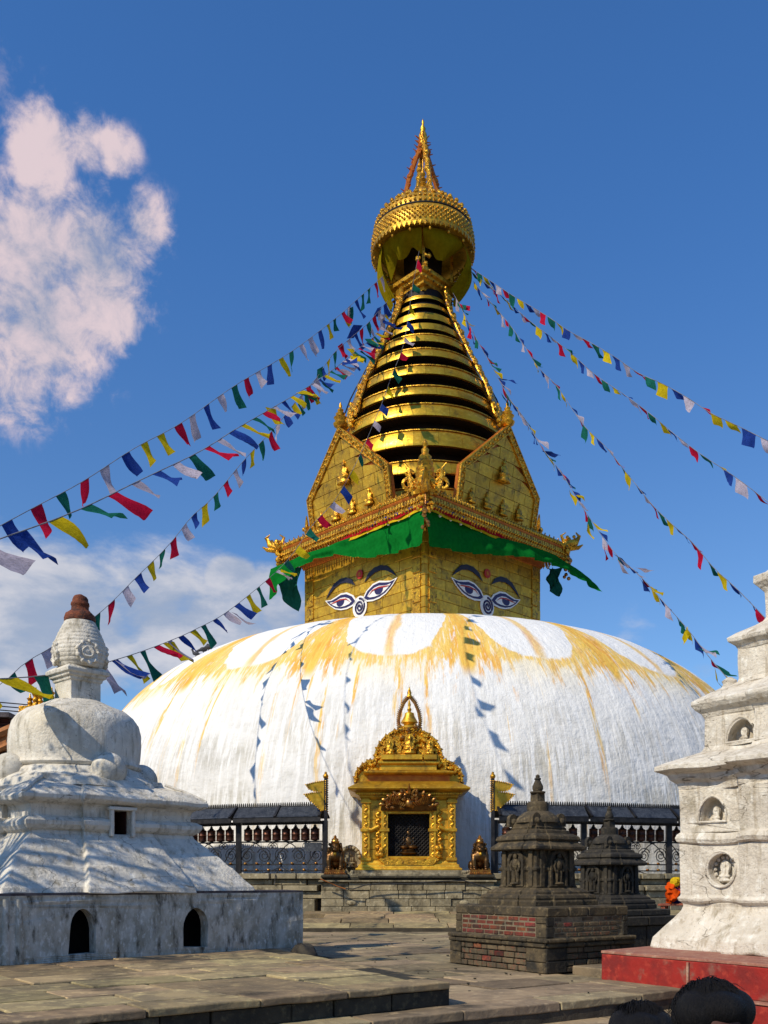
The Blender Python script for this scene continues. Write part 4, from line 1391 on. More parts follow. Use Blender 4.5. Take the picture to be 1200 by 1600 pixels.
# torana (arched relief) above the opening
ty = gz(1268)
tor = [(-ow - .14, 0)] + [((ow + .14) * cos(pi - t * pi / 12), .44 * sin(t * pi / 12) ** .8) for t in range(1, 12)] + [(ow + .14, 0)]
TV = Vector((0, -.55, 1)).normalized(); TO_ = Vector((bcx, GY - .17, ty)); TN = U.cross(TV).normalized()
tq = build('torana', MB().poly(tor, TO_, U, TV, .07), bronze, GS, bevel=.01)
mbq = MB()
for j in range(70):
    t = R(.1, pi - .1); rr = sqrt(R(.05, 1))
    leaf(mbq, TO_ + U * ((ow + .08) * rr * cos(t)) + TV * (.04 + .36 * rr * sin(t)) + TN * .01, U, TN, R(.05, .085), None, .35, 1.6)
mbq.ball(TO_ + TV * .2 + TN * .05, (.08, .06, .09), 10, 7)
for s_ in (-1, 1):
    for j in range(9): mbq.tube([TO_ + TV * (.16 + .03 * j) + U * (s_ * (.08 + .035 * j)) + TN * .03, TO_ + TV * (.12 + .015 * j) + U * (s_ * (.12 + .035 * j)) + TN * .04], [.022, .012], 5)
for t in range(1, 12):
    leaf(mbq, TO_ + U * ((ow + .13) * cos(t * pi / 12)) + TV * (.44 * sin(t * pi / 12) ** .8), U, TN, .08, t * pi / 12 + .2, .35, 1.9)
mbq.tube([TO_ + TV * .42, TO_ + TV * .64], [.05, .005], 6)
for s_ in (-1, 1): mbq.tube([TO_ + TV * .40 + U * .05 * s_, TO_ + TV * .52 + U * .15 * s_], [.04, .005], 6)
build('torana_relief', mbq, bronze_g, tq, kind='stuff')
# base mouldings
BM = lambda lst: [[(bcx - a, GY - b, z), (bcx + a, GY - b, z), (bcx + a, GY + 1.3, z), (bcx - a, GY + 1.3, z)] for a, b, z in lst]
build('stone_footing', MB().loft(BM(((1.30, .27, gz(1371.5)), (1.30, .27, gz(1366)), (1.22, .22, gz(1364)), (1.2, .21, gz(1360))))), pale_stone, GS, bevel=.01)
build('base_moulding', MB().loft(BM(((1.14, .19, gz(1360)), (1.14, .19, gz(1357)), (1.08, .15, gz(1355)), (1.08, .14, gz(1351)), (1.03, .1, gz(1350)), (1.03, .08, gz(1345))))), gold, GS, bevel=.01)
mbq = MB()
for s_ in (-1, 1):
    for j in range(16):
        mbq.ball((bcx + s_ * R(1.05, 1.4), GY - R(.1, .25), gz(1366) + R(.0, .06)), R(.025, .05), 6, 4)
build('offerings', mbq, pale_stone, GS, kind='stuff')
# cornice and stacked roofs
roofs = [(gz(1250), gz(1240), 1.00, 1.12, .12, .26), (gz(1240), gz(1235), 1.14, 1.27, .28, .42)]
lev = [(1.02, .06, 1250), (1.06, .1, 1246), (1.06, .1, 1244), (1.14, .16, 1242), (1.14, .16, 1240), (1.22, .24, 1238), (1.29, .34, 1236), (1.30, .36, 1233), (1.18, .26, 1228), (1.0, .12, 1222)]
LV = lambda lst: [[(bcx - a, GY - b, gz(y_)), (bcx + a, GY - b, gz(y_)), (bcx + a, GY + 1.3, gz(y_)), (bcx - a, GY + 1.3, gz(y_))] for a, b, y_ in lst]
build('lower_cornice', MB().loft(LV(lev)), gold, GS, bevel=.008)
mbq = MB()
for j in range(44):
    mbq.box((bcx - 1.1 + 2.2 * j / 43, GY - .17, gz(1241.5)), (.017, .02, .02))
build('dentils', mbq, gold_orn, GS, kind='stuff')
build('red_attic', MB().loft(LV([(.88, .05, 1223), (.88, .05, 1209)])), gold_red, GS)
build('upper_roof', MB().loft(LV([(.90, .1, 1212), (.97, .2, 1210), (.98, .22, 1208), (.8, .1, 1204)])), gold, GS, bevel=.008)
build('roof_step', MB().loft(LV([(.60, .04, 1207), (.60, .04, 1196), (.66, .1, 1194), (.66, .1, 1190), (.5, .02, 1188)])), gold, GS, bevel=.008)
for px_, w_ in ((638, .3), (606, .14), (672, .14)):
    build('altar_block', MB().box((gx(px_), GY - .05, gz(1184.5)), (w_, .1, .055)), gold, GS, bevel=.01)
# halo: two lobes with beaded flame border
lo = [(gx(559), gz(1234)), (gx(555), gz(1220)), (gx(557), gz(1207)), (gx(564), gz(1198)), (gx(574), gz(1191)), (gx(587), gz(1187)), (gx(588), gz(1176)), (gx(592), gz(1165)), (gx(600), gz(1154)), (gx(612), gz(1145)), (gx(626), gz(1139))]
lo = lo + [(2 * bcx - a, b) for a, b in lo[::-1]]
bk = GY + .10
build('halo_plate', MB().poly(lo[::-1], (0, bk, 0), U, Zv, .12), gold, GS, bevel=.01)
mbq = MB()
for (a, b), (c, d) in zip(lo, lo[1:]):
    L = sqrt((c - a) ** 2 + (d - b) ** 2)
    for j in range(max(1, int(L / .055))):
        t = j / max(1, int(L / .055))
        leaf(mbq, (a + (c - a) * t, bk - .03, b + (d - b) * t), U, (0, -1, 0), .075, atan2(d - b, c - a) + (1.2 if j % 2 else .3), .5)
        leaf(mbq, (a + (c - a) * t * .98 + .0, bk - .02, b + (d - b) * t - .05), U, (0, -1, 0), .06, None, .4)
for j in range(260):
    x = R(-1, 1); z = R(gz(1205), gz(1148))
    xm = interp([(a2, b2) for a2, b2 in sorted([(b, bcx - a) for a, b in lo[:11]])], z)
    leaf(mbq, (bcx + x * (xm - .06), bk - .02, z), U, (0, -1, 0), R(.07, .13), None, .45)
build('halo_relief', mbq, gold_orn, GS, kind='stuff')
for px_, py_, h in ((640, 1180, .50), (609, 1180, .36), (671, 1180, .36)):
    figure('altar_figure', GS, (gx(px_), GY - .02, gz(py_)), U, Vector((0, -1, 0)), h, gold_orn)
mbq = MB()
for j in range(40):
    mbq.ball((bcx + R(-.24, .24), GY + R(0, .16), gz(1165) + R(-.05, .42)), R(.03, .06), 6, 4)
build('altar_crest', mbq, bronze_g, GS, kind='stuff')
build('bell_jewel', MB().lathe((bcx + .02, GY + .2, gz(1143)), [(.1, 0), (.13, .05), (.19, .09), (.19, .13), (.12, .15), (.13, .18), (.19, .21), (.17, .25), (.11, .36), (.1, .42), (.03, .45), (.05, .5), (.02, .55), (.035, .6), (.005, .72)], 16), gold, GS)
for s_ in (-1, 1):
    pts = [Vector((bcx + .02 + s_ * x, GY + .2, z)) for x, z in ((.21, gz(1140)), (.235, gz(1124)), (.2, gz(1110)), (.12, gz(1096)), (.03, gz(1088)))]
    mbq = MB().tube(pts, .03, 6)
    for j in range(20):
        f_ = j / 19 * 3.999; i = int(f_)
        p = pts[i].lerp(pts[i + 1], f_ - i)
        mbq.ball(p, .04, 6, 4)
        mbq.tube([p, p + Vector((s_ * .06, 0, .03))], [.02, .005], 4)
    build('beaded_arch', mbq, bronze_g, GS)
build('shrine_tip', MB().lathe((bcx + .02, GY + .2, gz(1090)), [(.03, 0), (.07, .04), (.04, .1), (.05, .13), (.005, .26)], 10), gold_orn, GS)

# ---- stone platform of the shrine
PF = thing('shrine_platform', (.49, 20.6, -.7), 'low pale stone platform carrying the golden shrine and two bronze lions', 'platform')
x0, x1 = -1.33, 2.33
build('platform_core', MB().box(((x0 + x1) / 2, 20.9, -.36), ((x1 - x0) / 2 - .06, .8, .33)), mortar, PF)
for z0_, z1_, row in ((-.72, -.60, 0), (-.60, -.44, 1), (-.44, -.26, 2), (-.26, -.09, 3)):
    u = x0
    while u < x1 - .01:
        du = min(R(.35, .62), x1 - u)
        if x1 - u - du < .2: du = x1 - u
        pr_ = .03 if (u > -.75 and u + du < 1.75) else 0
        yy = 20.02 - pr_ - (.06 if row == 0 else 0) + R(-.004, .004)
        build('stone_block', MB().box((u + du / 2, yy + .1, (z0_ + z1_) / 2), (du / 2 - .005, .1, (z1_ - z0_) / 2 - .004)), pale_stone, PF, bevel=.008)
        u += du
for a, b, yy, z0_, z1_ in ((x0 - .05, x1 + .05, 19.93, -.085, -.045), (x0 + .02, x1 - .02, 19.98, -.045, .0), (-.55, 1.6, 19.9, -.0, .045)):
    build('platform_moulding', MB().box(((a + b) / 2, yy + .62, (z0_ + z1_) / 2), ((b - a) / 2, .62, (z1_ - z0_) / 2)), riser if z0_ > -.05 else pale_stone, PF, bevel=.01)
for s_, cxx in ((-1, x0 + .29), (1, x1 - .29)):
    build('lion_pedestal', MB().loft([[(cxx - a, 20.05 - b, z), (cxx + a, 20.05 - b, z), (cxx + a, 20.55, z), (cxx - a, 20.55, z)] for a, b, z in ((.27, .12, .0), (.29, .14, .02), (.29, .14, .055), (.24, .1, .075))]), riser, PF, bevel=.008)
    build('carved_lotus', MB().ball((cxx + s_ * -.35, 19.99, -.52), (.10, .02, .05), 12, 6), pale_stone, PF)


# bronze lions
def lion(cx, label):
    L = thing('bronze_lion', (cx, 20.2, .07), label, 'lion statue', 'bronze lions beside the golden shrine')
    mb = MB()
    def b(p, r): mb.ball((cx + p[0], 20.2 + p[1], .07 + p[2]), r, 12, 8)
    def t(ps, r): mb.tube([(cx + p[0], 20.2 + p[1], .07 + p[2]) for p in ps], r, 8)
    b((0, .10, .27), (.15, .20, .16)); b((0, -.02, .40), (.175, .15, .15)); b((0, .16, .20), (.17, .15, .15))
    for s_ in (-1, 1):
        t([(s_ * .12, -.06, .42), (s_ * .135, -.10, .30), (s_ * .125, -.11, .20), (s_ * .12, -.12, .13)], [.07, .055, .045, .04])
        b((s_ * .12, -.155, .125), (.055, .075, .035)); b((s_ * .17, .14, .20), (.07, .13, .11)); b((s_ * .18, .03, .13), (.055, .10, .035))
    b((0, -.05, .55), (.115, .11, .12)); b((0, -.16, .53), (.06, .06, .05)); b((0, -.03, .62), (.10, .09, .08))
    for s_ in (-1, 1):
        b((s_ * .10, -.01, .64), (.035, .03, .045)); b((s_ * .05, -.15, .585), (.02, .02, .02))
    body = build('lion_body', mb, bronze, L)
    remesh(body, .012, 2)
    mm = MB()
    for i in range(70):
        a = R(-2.6, 2.6); z = R(.38, .66)
        rr = .135 - .04 * (z - .38) / .28
        mm.ball((cx + rr * sin(a) * 1.25, 20.2 - .03 + (rr * -cos(a) if abs(a) > 1.0 else rr * -cos(a) * .4 + .05), .07 + z), (.028, .028, .035), 6, 4)
    build('mane', mm, bronze, L)
    build('crown', MB().lathe((cx, 20.17, .07 + .67), [(.08, 0), (.095, .03), (.07, .06), (.075, .09), (.03, .12), (.035, .14), (.005, .18)], 12), bronze_g, L)
    build('bell_collar', MB().ball((cx, 20.02, .07 + .44), (.035, .03, .04)), gold, L)
    bs = MB().loft([[(cx - a, 20.2 - b_, .07 + z), (cx + a, 20.2 - b_, .07 + z), (cx + a, 20.2 + .28, .07 + z), (cx - a, 20.2 + .28, .07 + z)] for a, b_, z in ((.23, .24, 0), (.235, .245, .02), (.21, .22, .04), (.215, .225, .10), (.2, .2, .11))])
    for i in range(11):
        bs.ball((cx - .2 + .04 * i, 20.2 - .24, .07 + .03), (.018, .015, .02), 6, 4)
    for i in range(6):
        bs.poly([(-.035, 0), (.035, 0), (0, .09)], (cx - .18 + .072 * i, 20.2 - .215, .07 + .05), U, Zv, .03)
    build('lotus_base', bs, bronze_g, L)
    return L


lion(x0 + .29, 'bronze guardian lion seated on a lotus base left of the golden shrine')
lion(x1 - .29, 'bronze guardian lion seated on a lotus base right of the golden shrine')

# pale carved relief between the left lion and the shrine
rf = thing('carved_relief', (gx(546), 20.9, .07), 'small pale carved stone relief standing between the left lion and the golden shrine', 'relief')
build('slab', MB().poly(arch(0, 0, .48, .66, .1), (gx(546), 20.75, .07), U, Zv, .12), pale_stone, rf, bevel=.01)
mbq = MB()
for j in range(9):
    t = j * pi / 8
    mbq.ball((gx(546) + .2 * cos(t), 20.72, .47 + .2 * sin(t)), .045, 7, 5)
build('relief_arch', mbq, pale_stone, rf)
mbq = MB(); buddha(mbq, (gx(546), 20.73, .22), U, Vector((0, -1, 0)), .42); build('relief_figure', mbq, pale_stone, rf)

# gilt metal banners on posts
for s_, px_, lab in ((-1, 509, 'gilt swallow-tailed metal banner on a post left of the golden shrine'), (1, 770, 'gilt swallow-tailed metal banner on a post right of the golden shrine')):
    d = 20.25
    bx = (px_ - 600) / F * d
    zt = (HZ - 1213) / F * d
    B = thing('gilt_banner', (bx, d, .05), lab, 'banner', 'gilt metal banners')
    build('post', MB().box((bx, d, (zt + .0) / 2), (.035, .035, (zt) / 2)), iron, B)
    mbq = MB()
    up = [(0, 0), (0, .62), (.10, .62), (.32, .585), (.50, .54), (.42, .44), (.30, .40), (.12, .385), (.34, .37), (.54, .33), (.42, .22), (.28, .12), (.12, -.02)]
    pts = [(s_ * a * .86, b) for a, b in up]
    if s_ > 0: pts = pts[::-1]
    build('banner_sheet', MB().poly(pts, (bx, d - .02, zt - .72), U, Zv, .02), gold_orn if False else gold, B, bevel=.004)
    mbq = MB()
    for j in range(16):
        mbq.ball((bx - s_ * .04, d, zt - .75 + j * .05), .02, 5, 4)
    mbq.ball((bx, d, zt + .0), .06); mbq.ball((bx, d, zt + .07), .03)
    ring_ = pts + [pts[0]]
    for (a, b), (c, e_) in zip(ring_, ring_[1:]):
        L_ = sqrt((c - a) ** 2 + (e_ - b) ** 2)
        for q in range(int(L_ / .04)):
            t = q / int(L_ / .04)
            mbq.ball((bx + a + (c - a) * t, d - .03, zt - .72 + b + (e_ - b) * t), .016, 5, 4)
    build('beaded_edge', mbq, gold_orn, B, kind='stuff')
    build('stay_wire', MB().tube([(bx + s_ * .30, d - .02, zt - .62), (bx + s_ * .42, d - .02, zt - .36)], .006, 4), iron, B)


# ---- prayer wheel galleries
def gallery(pxs, side, label):
    d0 = 20.3
    Rg = 12.7
    def onring(px):
        # point on the circle of radius Rg in front of the dome seen at column px
        t = (px - 600) / F
        lo_, hi_ = -1.2, 1.2
        f_ = lambda a: (CX + Rg * sin(a)) - t * (CY - Rg * cos(a))
        for _ in range(50):
            mid = (lo_ + hi_) / 2
            if f_(mid) > 0: hi_ = mid
            else: lo_ = mid
        a = (lo_ + hi_) / 2
        return Vector((CX + Rg * sin(a), CY - Rg * cos(a), 0)), a
    pts = [onring(p)[0] for p in pxs]
    G = thing('prayer_wheel_gallery', pts[0], label, 'prayer wheels', 'prayer wheel galleries around the dome')
    zr, ze, zf, zrail, zb = 1.555, 1.31, 1.19, .80, .1
    for i, p in enumerate(pts):
        build('post', MB().box(p + Vector((0, 0, (zf + .0) / 2 + .03)), (.06, .06, zf / 2 + .03)), iron, G, bevel=.006)
    for i in range(len(pts) - 1):
        a, b = pts[i], pts[i + 1]
        L = (b - a).length
        T = (b - a).normalized()
        N = Vector((T.y, -T.x, 0))
        if N.y > 0: N = -N
        Z = Vector((0, 0, 1))
        # sloping sheet roof in two lengths, seam strips and the fascia with drop pattern
        for h in range(2):
            A = a + T * (L * h / 2); Bp = a + T * (L * (h + 1) / 2)
            e0 = .012
            q = [A + T * e0 + N * .30 + Z * ze, Bp - T * e0 + N * .30 + Z * ze, Bp - T * e0 + N * .02 + Z * zr, A + T * e0 + N * .02 + Z * zr]
            up = (T.cross(q[3] - q[0])).normalized()
            if up.z < 0: up = -up
            build('roof_sheet', MB().hexa(q + [p + up * .02 for p in q]), tinroof, G)
            q2 = [A + N * .31 + Z * (ze + .005), A + T * .05 + N * .31 + Z * (ze + .005), A + T * .05 + N * .02 + Z * (zr + .01), A + N * .02 + Z * (zr + .01)]
            build('seam_strip', MB().hexa(q2 + [p + up * .04 for p in q2]), iron, G)
            q3 = [A - N * .30 + Z * ze, Bp - N * .30 + Z * ze, Bp - N * .0 + Z * zr, A - N * .0 + Z * zr]
            upb = (T.cross(q3[3] - q3[0])).normalized()
            if upb.z < 0: upb = -upb
            build('rear_roof_sheet', MB().hexa(q3 + [p + upb * .02 for p in q3]), tinroof, G)
        mid = (a + b) / 2
        build('fascia', MB().box(mid + N * .29 + Z * (ze - .045), (L / 2, .015, .045), T, N), iron, G)
        build('header_beam', MB().box(mid + Z * (zf + .02), (L / 2 - .06, .05, .035), T, N), iron, G)
        mbq = MB(); nn = int(L / .05)
        for j in range(nn):
            c = a + T * (L * (j + .5) / nn) + N * .02 + Z * (zr + .02)
            mbq.box(c + Z * .03, (.012, .012, .035), T, N)
            mbq.ball(c + Z * .075, .014, 5, 4)
        mbq.box(mid + N * .02 + Z * (zr + .05), (L / 2, .008, .006), T, N)
        mbq.box(mid + N * .02 + Z * (zr + .02), (L / 2, .02, .012), T, N)
        build('ridge_cresting', mbq, iron, G, kind='stuff')
        mbq = MB()
        for j in range(nn):
            c = a + T * (L * (j + .5) / nn) + N * .29 + Z * (ze - .1)
            mbq.ball(c, (.014, .014, .02), 5, 4)
        build('fascia_drops', mbq, iron, G, kind='stuff')
        # wheels
        build('wheel_rail', MB().box(mid + Z * zrail, (L / 2 - .06, .025, .016), T, N), iron, G)
        nw = max(1, round(L / .27)) if L > .8 else 3
        for j in range(nw):
            c = a + T * (.12 + (L - .24) * (j + .5) / nw)
            hgt = zf - zrail
            wh = build('prayer_wheel', MB().lathe(c + Z * zrail, [(.02, .015), (.092, .03), (.10, .045), (.096, .06), (.095, .15), (.10, .155), (.10, .165), (.095, .17), (.094, .25), (.10, .262), (.09, .28), (.04, .30), (.02, .33)], 14), wheelm, G)
            build('wheel_cap', MB().lathe(c + Z * (zrail + .29), [(.055, 0), (.05, .02), (.03, .04), (.034, .06), (.014, .075), (.012, .1)], 10), iron, wh)
        # scrollwork railing
        zs0, zs1 = .30, .72
        for zz in (.30, .16):
            build('lower_rail', MB().box(mid + Z * zz, (L / 2 - .06, .015, .014), T, N), iron, G)
        mbk = MB()
        for j in range(int(L / .28)):
            for zz in (.30, .16):
                mbk.ball(a + T * (.2 + .28 * j) + N * .03 + Z * (zz + .025), (.04, .03, .025), 7, 5)
        build('rail_lamps', mbk, bronze_g, G, kind='stuff')
        ns = max(2, int(round(L / .45)))
        for j in range(ns):
            c = a + T * (L * (j + .5) / ns) + Z * .50
            s_ = 1 if j % 2 else -1
            rr0 = .175
            spts = []
            for q in range(30):
                t = q / 29 * 2.4 * 2 * pi
                rr = rr0 * (1 - .86 * q / 29)
                spts.append(c + T * (s_ * rr * cos(t + .4)) + Z * (rr * sin(t + .4)))
            build('iron_scroll', MB().tube(spts, .011, 5), iron, G)
            sw = [c + T * (s_ * .17) + Z * .05, c + T * (s_ * .30) + Z * .20, c + T * (s_ * .2) + Z * .30]
            arcp = [c + T * (-s_ * .2) + Z * -.18 + T * (s_ * .48 * q / 12) + Z * (.46 * sin(q / 12 * pi / 2)) for q in range(13)]
            build('iron_scroll', MB().tube(arcp, .012, 5), iron, G)
            c2 = c + Z * .20 + T * (s_ * -.16)
            spts = [c2 + T * (-s_ * .09 * (1 - .8 * q / 15) * cos(q / 15 * 3 * pi)) + Z * (.09 * (1 - .8 * q / 15) * sin(q / 15 * 3 * pi)) for q in range(16)]
            build('iron_scroll', MB().tube(spts, .009, 5), iron, G)
        for s_ in (-1, 1):
            arcp = [mid + T * (s_ * (.02 + .75 * q / 14)) + Z * (.28 - .2 * sin(q / 14 * pi / 2) - .0) + N * .25 * (q / 14) for q in range(15)]
            build('iron_scroll', MB().tube([mid + Z * .3] + [p + Z * -.04 for p in arcp], .011, 5), iron, G)
        build('drop_bar', MB().tube([mid + Z * .3 + N * .02, mid + Z * .05 + N * .33, mid - Z * .14 + N * .38], .012, 5), iron, G)
    if side == 'left':
        a, b = pts[0], pts[1]
        T = (b - a).normalized(); N = Vector((T.y, -T.x, 0)); N = -N if N.y > 0 else N
        build('notice_panel', MB().box(a + T * .26 + N * .05 + Vector((0, 0, .68)), (.20, .012, .095), T, N), tinroof, G, label='dark blank notice panel on the railing')
    return G


gallery([508, 373, 236, 100], 'left', 'black iron roofed row of copper prayer wheels left of the golden shrine')
gallery([774, 912, 1045, 1180], 'right', 'black iron roofed row of copper prayer wheels right of the golden shrine')

# sagging cable along the platform front
cp = [(505, 1376), (520, 1381), (536, 1388), (552, 1389), (570, 1383), (600, 1380), (640, 1381), (690, 1377), (725, 1376), (745, 1382), (770, 1391)]
build('electric_cable', MB().tube([P(a, b, 19.8) for a, b in cp], .014, 6), cablem, None, label='dark electric cable sagging along the front of the shrine platform', cat='cable')
build('orange_cable', MB().tube([P(a, b + 1, 19.78) for a, b in [(500, 1372), (512, 1377), (528, 1384), (540, 1388)]], .012, 6), cable_y, None, label='short orange cable drooping at the left end of the shrine platform', cat='cable')

# ------------------------------------------------------------------ left white stupa
CL = Vector((-3.595, 11.06, 0))
u3 = Vector((.722, .692, 0)); v3 = Vector((-.692, .722, 0))
LS = thing('whitewashed_stupa', (CL.x, CL.y, -.817), 'bell-shaped whitewashed stupa with brown cap in the left foreground', 'stupa')
# low wall / base box with arched niches
W0 = Vector((-.98, 11.4, 0))
BW = thing('niche_wall', (-2.6, 10.2, -.817), 'mildewed whitewashed base wall with two pointed niches under the left white stupa', 'wall')
mb = MB()
wl, wd = 5.6, 3.3
outl = [(-wl, -.83), (0, -.83), (0, -.17), (-wl, -.17)]


def wall_u(px):
    # position along the wall (from its right end) seen at column px
    t = (px - 600) / F
    lo_, hi_ = -6, 1
    for _ in range(50):
        m_ = (lo_ + hi_) / 2
        p = W0 + u3 * m_
        if p.x - t * p.y > 0: hi_ = m_
        else: lo_ = m_
    return (lo_ + hi_) / 2


holes = []
for pa, pb, yt, yb_ in ((108, 151, 1420, 1491), (286, 325, 1418, 1480)):
    ua, ub = wall_u(pa), wall_u(pb)
    um = (ua + ub) / 2
    dd = (W0 + u3 * um).y
    zt, zb_ = (HZ - yt) / F * dd, (HZ - yb_) / F * dd
    holes.append(arch(um, zb_, ub - ua, zt - zb_, .5))
nrm = u3.cross(Vector((0, 0, 1)))      # faces the camera side
wf = build('front_face', MB().poly(outl, W0, u3, Vector((0, 0, 1)), .14, [h[::-1] for h in holes]), plaster_w, BW)
rough(wf, .018, 3.0, .25, 3)
for p in wf.data.polygons: p.use_smooth = False
mb = MB()
pr = [W0 - v3 * -.14, W0 + v3 * wd, W0 + v3 * wd - u3 * wl, W0 - v3 * -.14 - u3 * wl]
mb.loft([[(p.x, p.y, z) for p in (W0 + v3 * .62, W0 + v3 * wd, W0 + v3 * wd - u3 * wl, W0 + v3 * .62 - u3 * wl)] for z in (-.83, -.175)])
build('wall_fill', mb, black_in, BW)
build('wall_end', MB().box(W0 + v3 * (wd / 2 + .07) - u3 * .07 + Vector((0, 0, -.5)), (.07, wd / 2 - .075, .33), u3, v3), plaster_w, BW)
o = build('wall_top', MB().box(W0 + v3 * (wd / 2) - u3 * (wl / 2 - .01) + Vector((0, 0, -.158)), (wl / 2, wd / 2, .013), u3, v3), rim_dark, BW)
rough(o, .012, 4, .3, 5)
for um in (wall_u(127), wall_u(303)):
    for q in (-.3, .3):
        pass
for i in range(7):
    c = W0 - u3 * (3.45 + i * .13)
    build('plaster_rib', MB().tube([c + v3 * .02 + Vector((0, 0, z)) for z in (-.82, -.5, -.2)], [.05, .045, .04], 8), plaster_w, BW)
# rubble lump at the wall's foot
o = build('rubble_heap', MB().ball((W0.x + .02, W0.y - .22, -.9), (.17, .2, .13), 14, 9), mortar, None, label='brown rubble lump at the right foot of the niche wall', cat='rubble')
rough(o, .07, 8, 0, 1)

SHP = [(-1, -1), (-.42, -1), (-.42, -1.07), (.42, -1.07), (.42, -1), (1, -1), (1, -.42), (1.07, -.42), (1.07, .42), (1, .42), (1, 1), (.42, 1), (.42, 1.07), (-.42, 1.07), (-.42, 1), (-1, 1), (-1, .42), (-1.07, .42), (-1.07, -.42), (-1, -.42)]
pr_low = [(1.50, -.16), (1.48, -.10), (1.40, -.02), (1.31, .10), (1.27, .13), (1.20, .22), (1.13, .28), (1.11, .31), (1.02, .42), (.985, .46), (.975, .50)]
pr_mid = [(.975, .49), (1.02, .52), (1.045, .56), (1.045, .60), (1.0, .635), (.955, .65), (.955, .72), (.97, .76), (1.0, .785), (1.03, .80)]
pr_cor = [(1.03, .79), (1.075, .81), (1.095, .825), (1.10, .865), (1.08, .885), (.95, .97), (.80, 1.03), (.74, 1.06), (.72, 1.12)]
low = build('stepped_base', MB().plan(CL, pr_low, u3, v3, SHP), plaster, LS)
mid_ = build('moulded_tier', MB().plan(CL, pr_mid, u3, v3, SHP), plaster, LS)
# window niche in the centre projection of the front face
wc = CL - v3 * 1.02
cut(mid_, MB().box(wc + Vector((0, 0, .56)), (.10, .35, .0), u3, v3) if False else MB().box(wc + Vector((0, 0, .60)) + u3 * .0, (.105, .32, .13), u3, v3))
cut(low, MB().box(wc + Vector((0, 0, .60)), (.105, .32, .13), u3, v3))
build('niche_back', MB().box(CL - v3 * .74 + Vector((0, 0, .6)), (.14, .03, .16), u3, v3).box(CL - v3 * .86 - u3 * .099 + Vector((0, 0, .6)), (.004, .13, .13), u3, v3).box(CL - v3 * .86 + u3 * .099 + Vector((0, 0, .6)), (.004, .13, .13), u3, v3), tex('niche_red_shade', [(.05, .012, .008), (.02, .012, .01)], rough=.9), LS)  # dark red lining; the recess shade is put into its colour
wfm = MB()
for s_ in (-1, 1): wfm.box(wc - v3 * .075 + u3 * (.125 * s_) + Vector((0, 0, .60)), (.018, .03, .15), u3, v3)
wfm.box(wc - v3 * .075 + Vector((0, 0, .75)), (.16, .04, .018), u3, v3)
build('niche_frame', wfm, plaster, LS, bevel=.006)
cor = build('cornice_roof', MB().plan(CL, pr_cor, u3, v3, SHP), plaster, LS)
for i, o in enumerate((low, mid_, cor)):
    rough(o, .03, 2.2, .16, i)
    b = o.modifiers.new('bevel', 'BEVEL'); b.width = .014; b.segments = 2; b.limit_method = 'ANGLE'; b.angle_limit = radians(32)
# ridge tiles / corner ribs on the sloping roof
for a, b in ((1, -1), (-1, -1), (1, 1), (-1, 1)):
    build('hip_rib', MB().tube([CL + (u3 * a + v3 * b) * 1.08 + Vector((0, 0, .88)), CL + (u3 * a + v3 * b) * .9 + Vector((0, 0, 1.0)), CL + (u3 * a + v3 * b) * .74 + Vector((0, 0, 1.08))], .022, 6), plaster, LS)
# plinth of the bell with four round cushions
o = build('bell_plinth', MB().lathe(CL, [(.98, 1.0), (.93, 1.08), (.84, 1.14), (.78, 1.17), (.76, 1.22), (.72, 1.25)], 40), plaster, LS); rough(o, .02, 3, 0, 2)
for d_ in (-v3, u3, v3, -u3):
    c = CL + d_ * (.78 if d_ != u3 else .84)
    o = build('cushion', MB().ball((c.x, c.y, 1.19), (.2, .2, .2), 24, 14), plaster, LS)
    rough(o, .015, 4, 0, 3)
bell = [(.68, 1.24), (.73, 1.26), (.75, 1.29), (.735, 1.315), (.725, 1.33), (.735, 1.40), (.742, 1.55), (.738, 1.68), (.715, 1.78), (.66, 1.86), (.57, 1.93), (.45, 1.975), (.36, 2.02), (.30, 2.05)]
o = build('bell_dome', MB().lathe(CL, bell, 64), plaster, LS); rough(o, .016, 2.4, 0, 6)
bx = .19
U2 = (u3 * cos(.05) + v3 * sin(.05)).normalized(); V2 = Vector((-U2.y, U2.x, 0))
build('square_neck', MB().plan(CL + u3 * .02, [(bx + .03, 1.98), (bx, 2.04), (bx, 2.27), (bx + .015, 2.28)], U2, V2, sq), plaster, LS, bevel=.012, seg=2)
build('neck_cap', MB().plan(CL + u3 * .02, [(bx + .015, 2.275), (bx + .02, 2.31), (bx + .045, 2.32), (bx + .05, 2.35), (bx + .075, 2.36), (bx + .08, 2.40), (bx + .03, 2.44), (.15, 2.45)], U2, V2, sq), plaster, LS, bevel=.008, seg=2)
egg = []
zz = [2.44 + i * .0465 for i in range(13)]
er = lambda z: interp([(2.43, .235), (2.5, .275), (2.58, .30), (2.66, .300), (2.74, .285), (2.84, .245), (2.92, .205), (3.0, .165)], z)
CE = CL + Vector((.045, 0, 0))
for i in range(12):
    z = 2.44 + i * .046
    egg += [(er(z) * .985, z), (er(z + .008), z + .006), (er(z + .03), z + .034), (er(z + .04) * .985, z + .040)]
build('ringed_spire', MB().lathe(CE, egg, 48), plaster, LS)
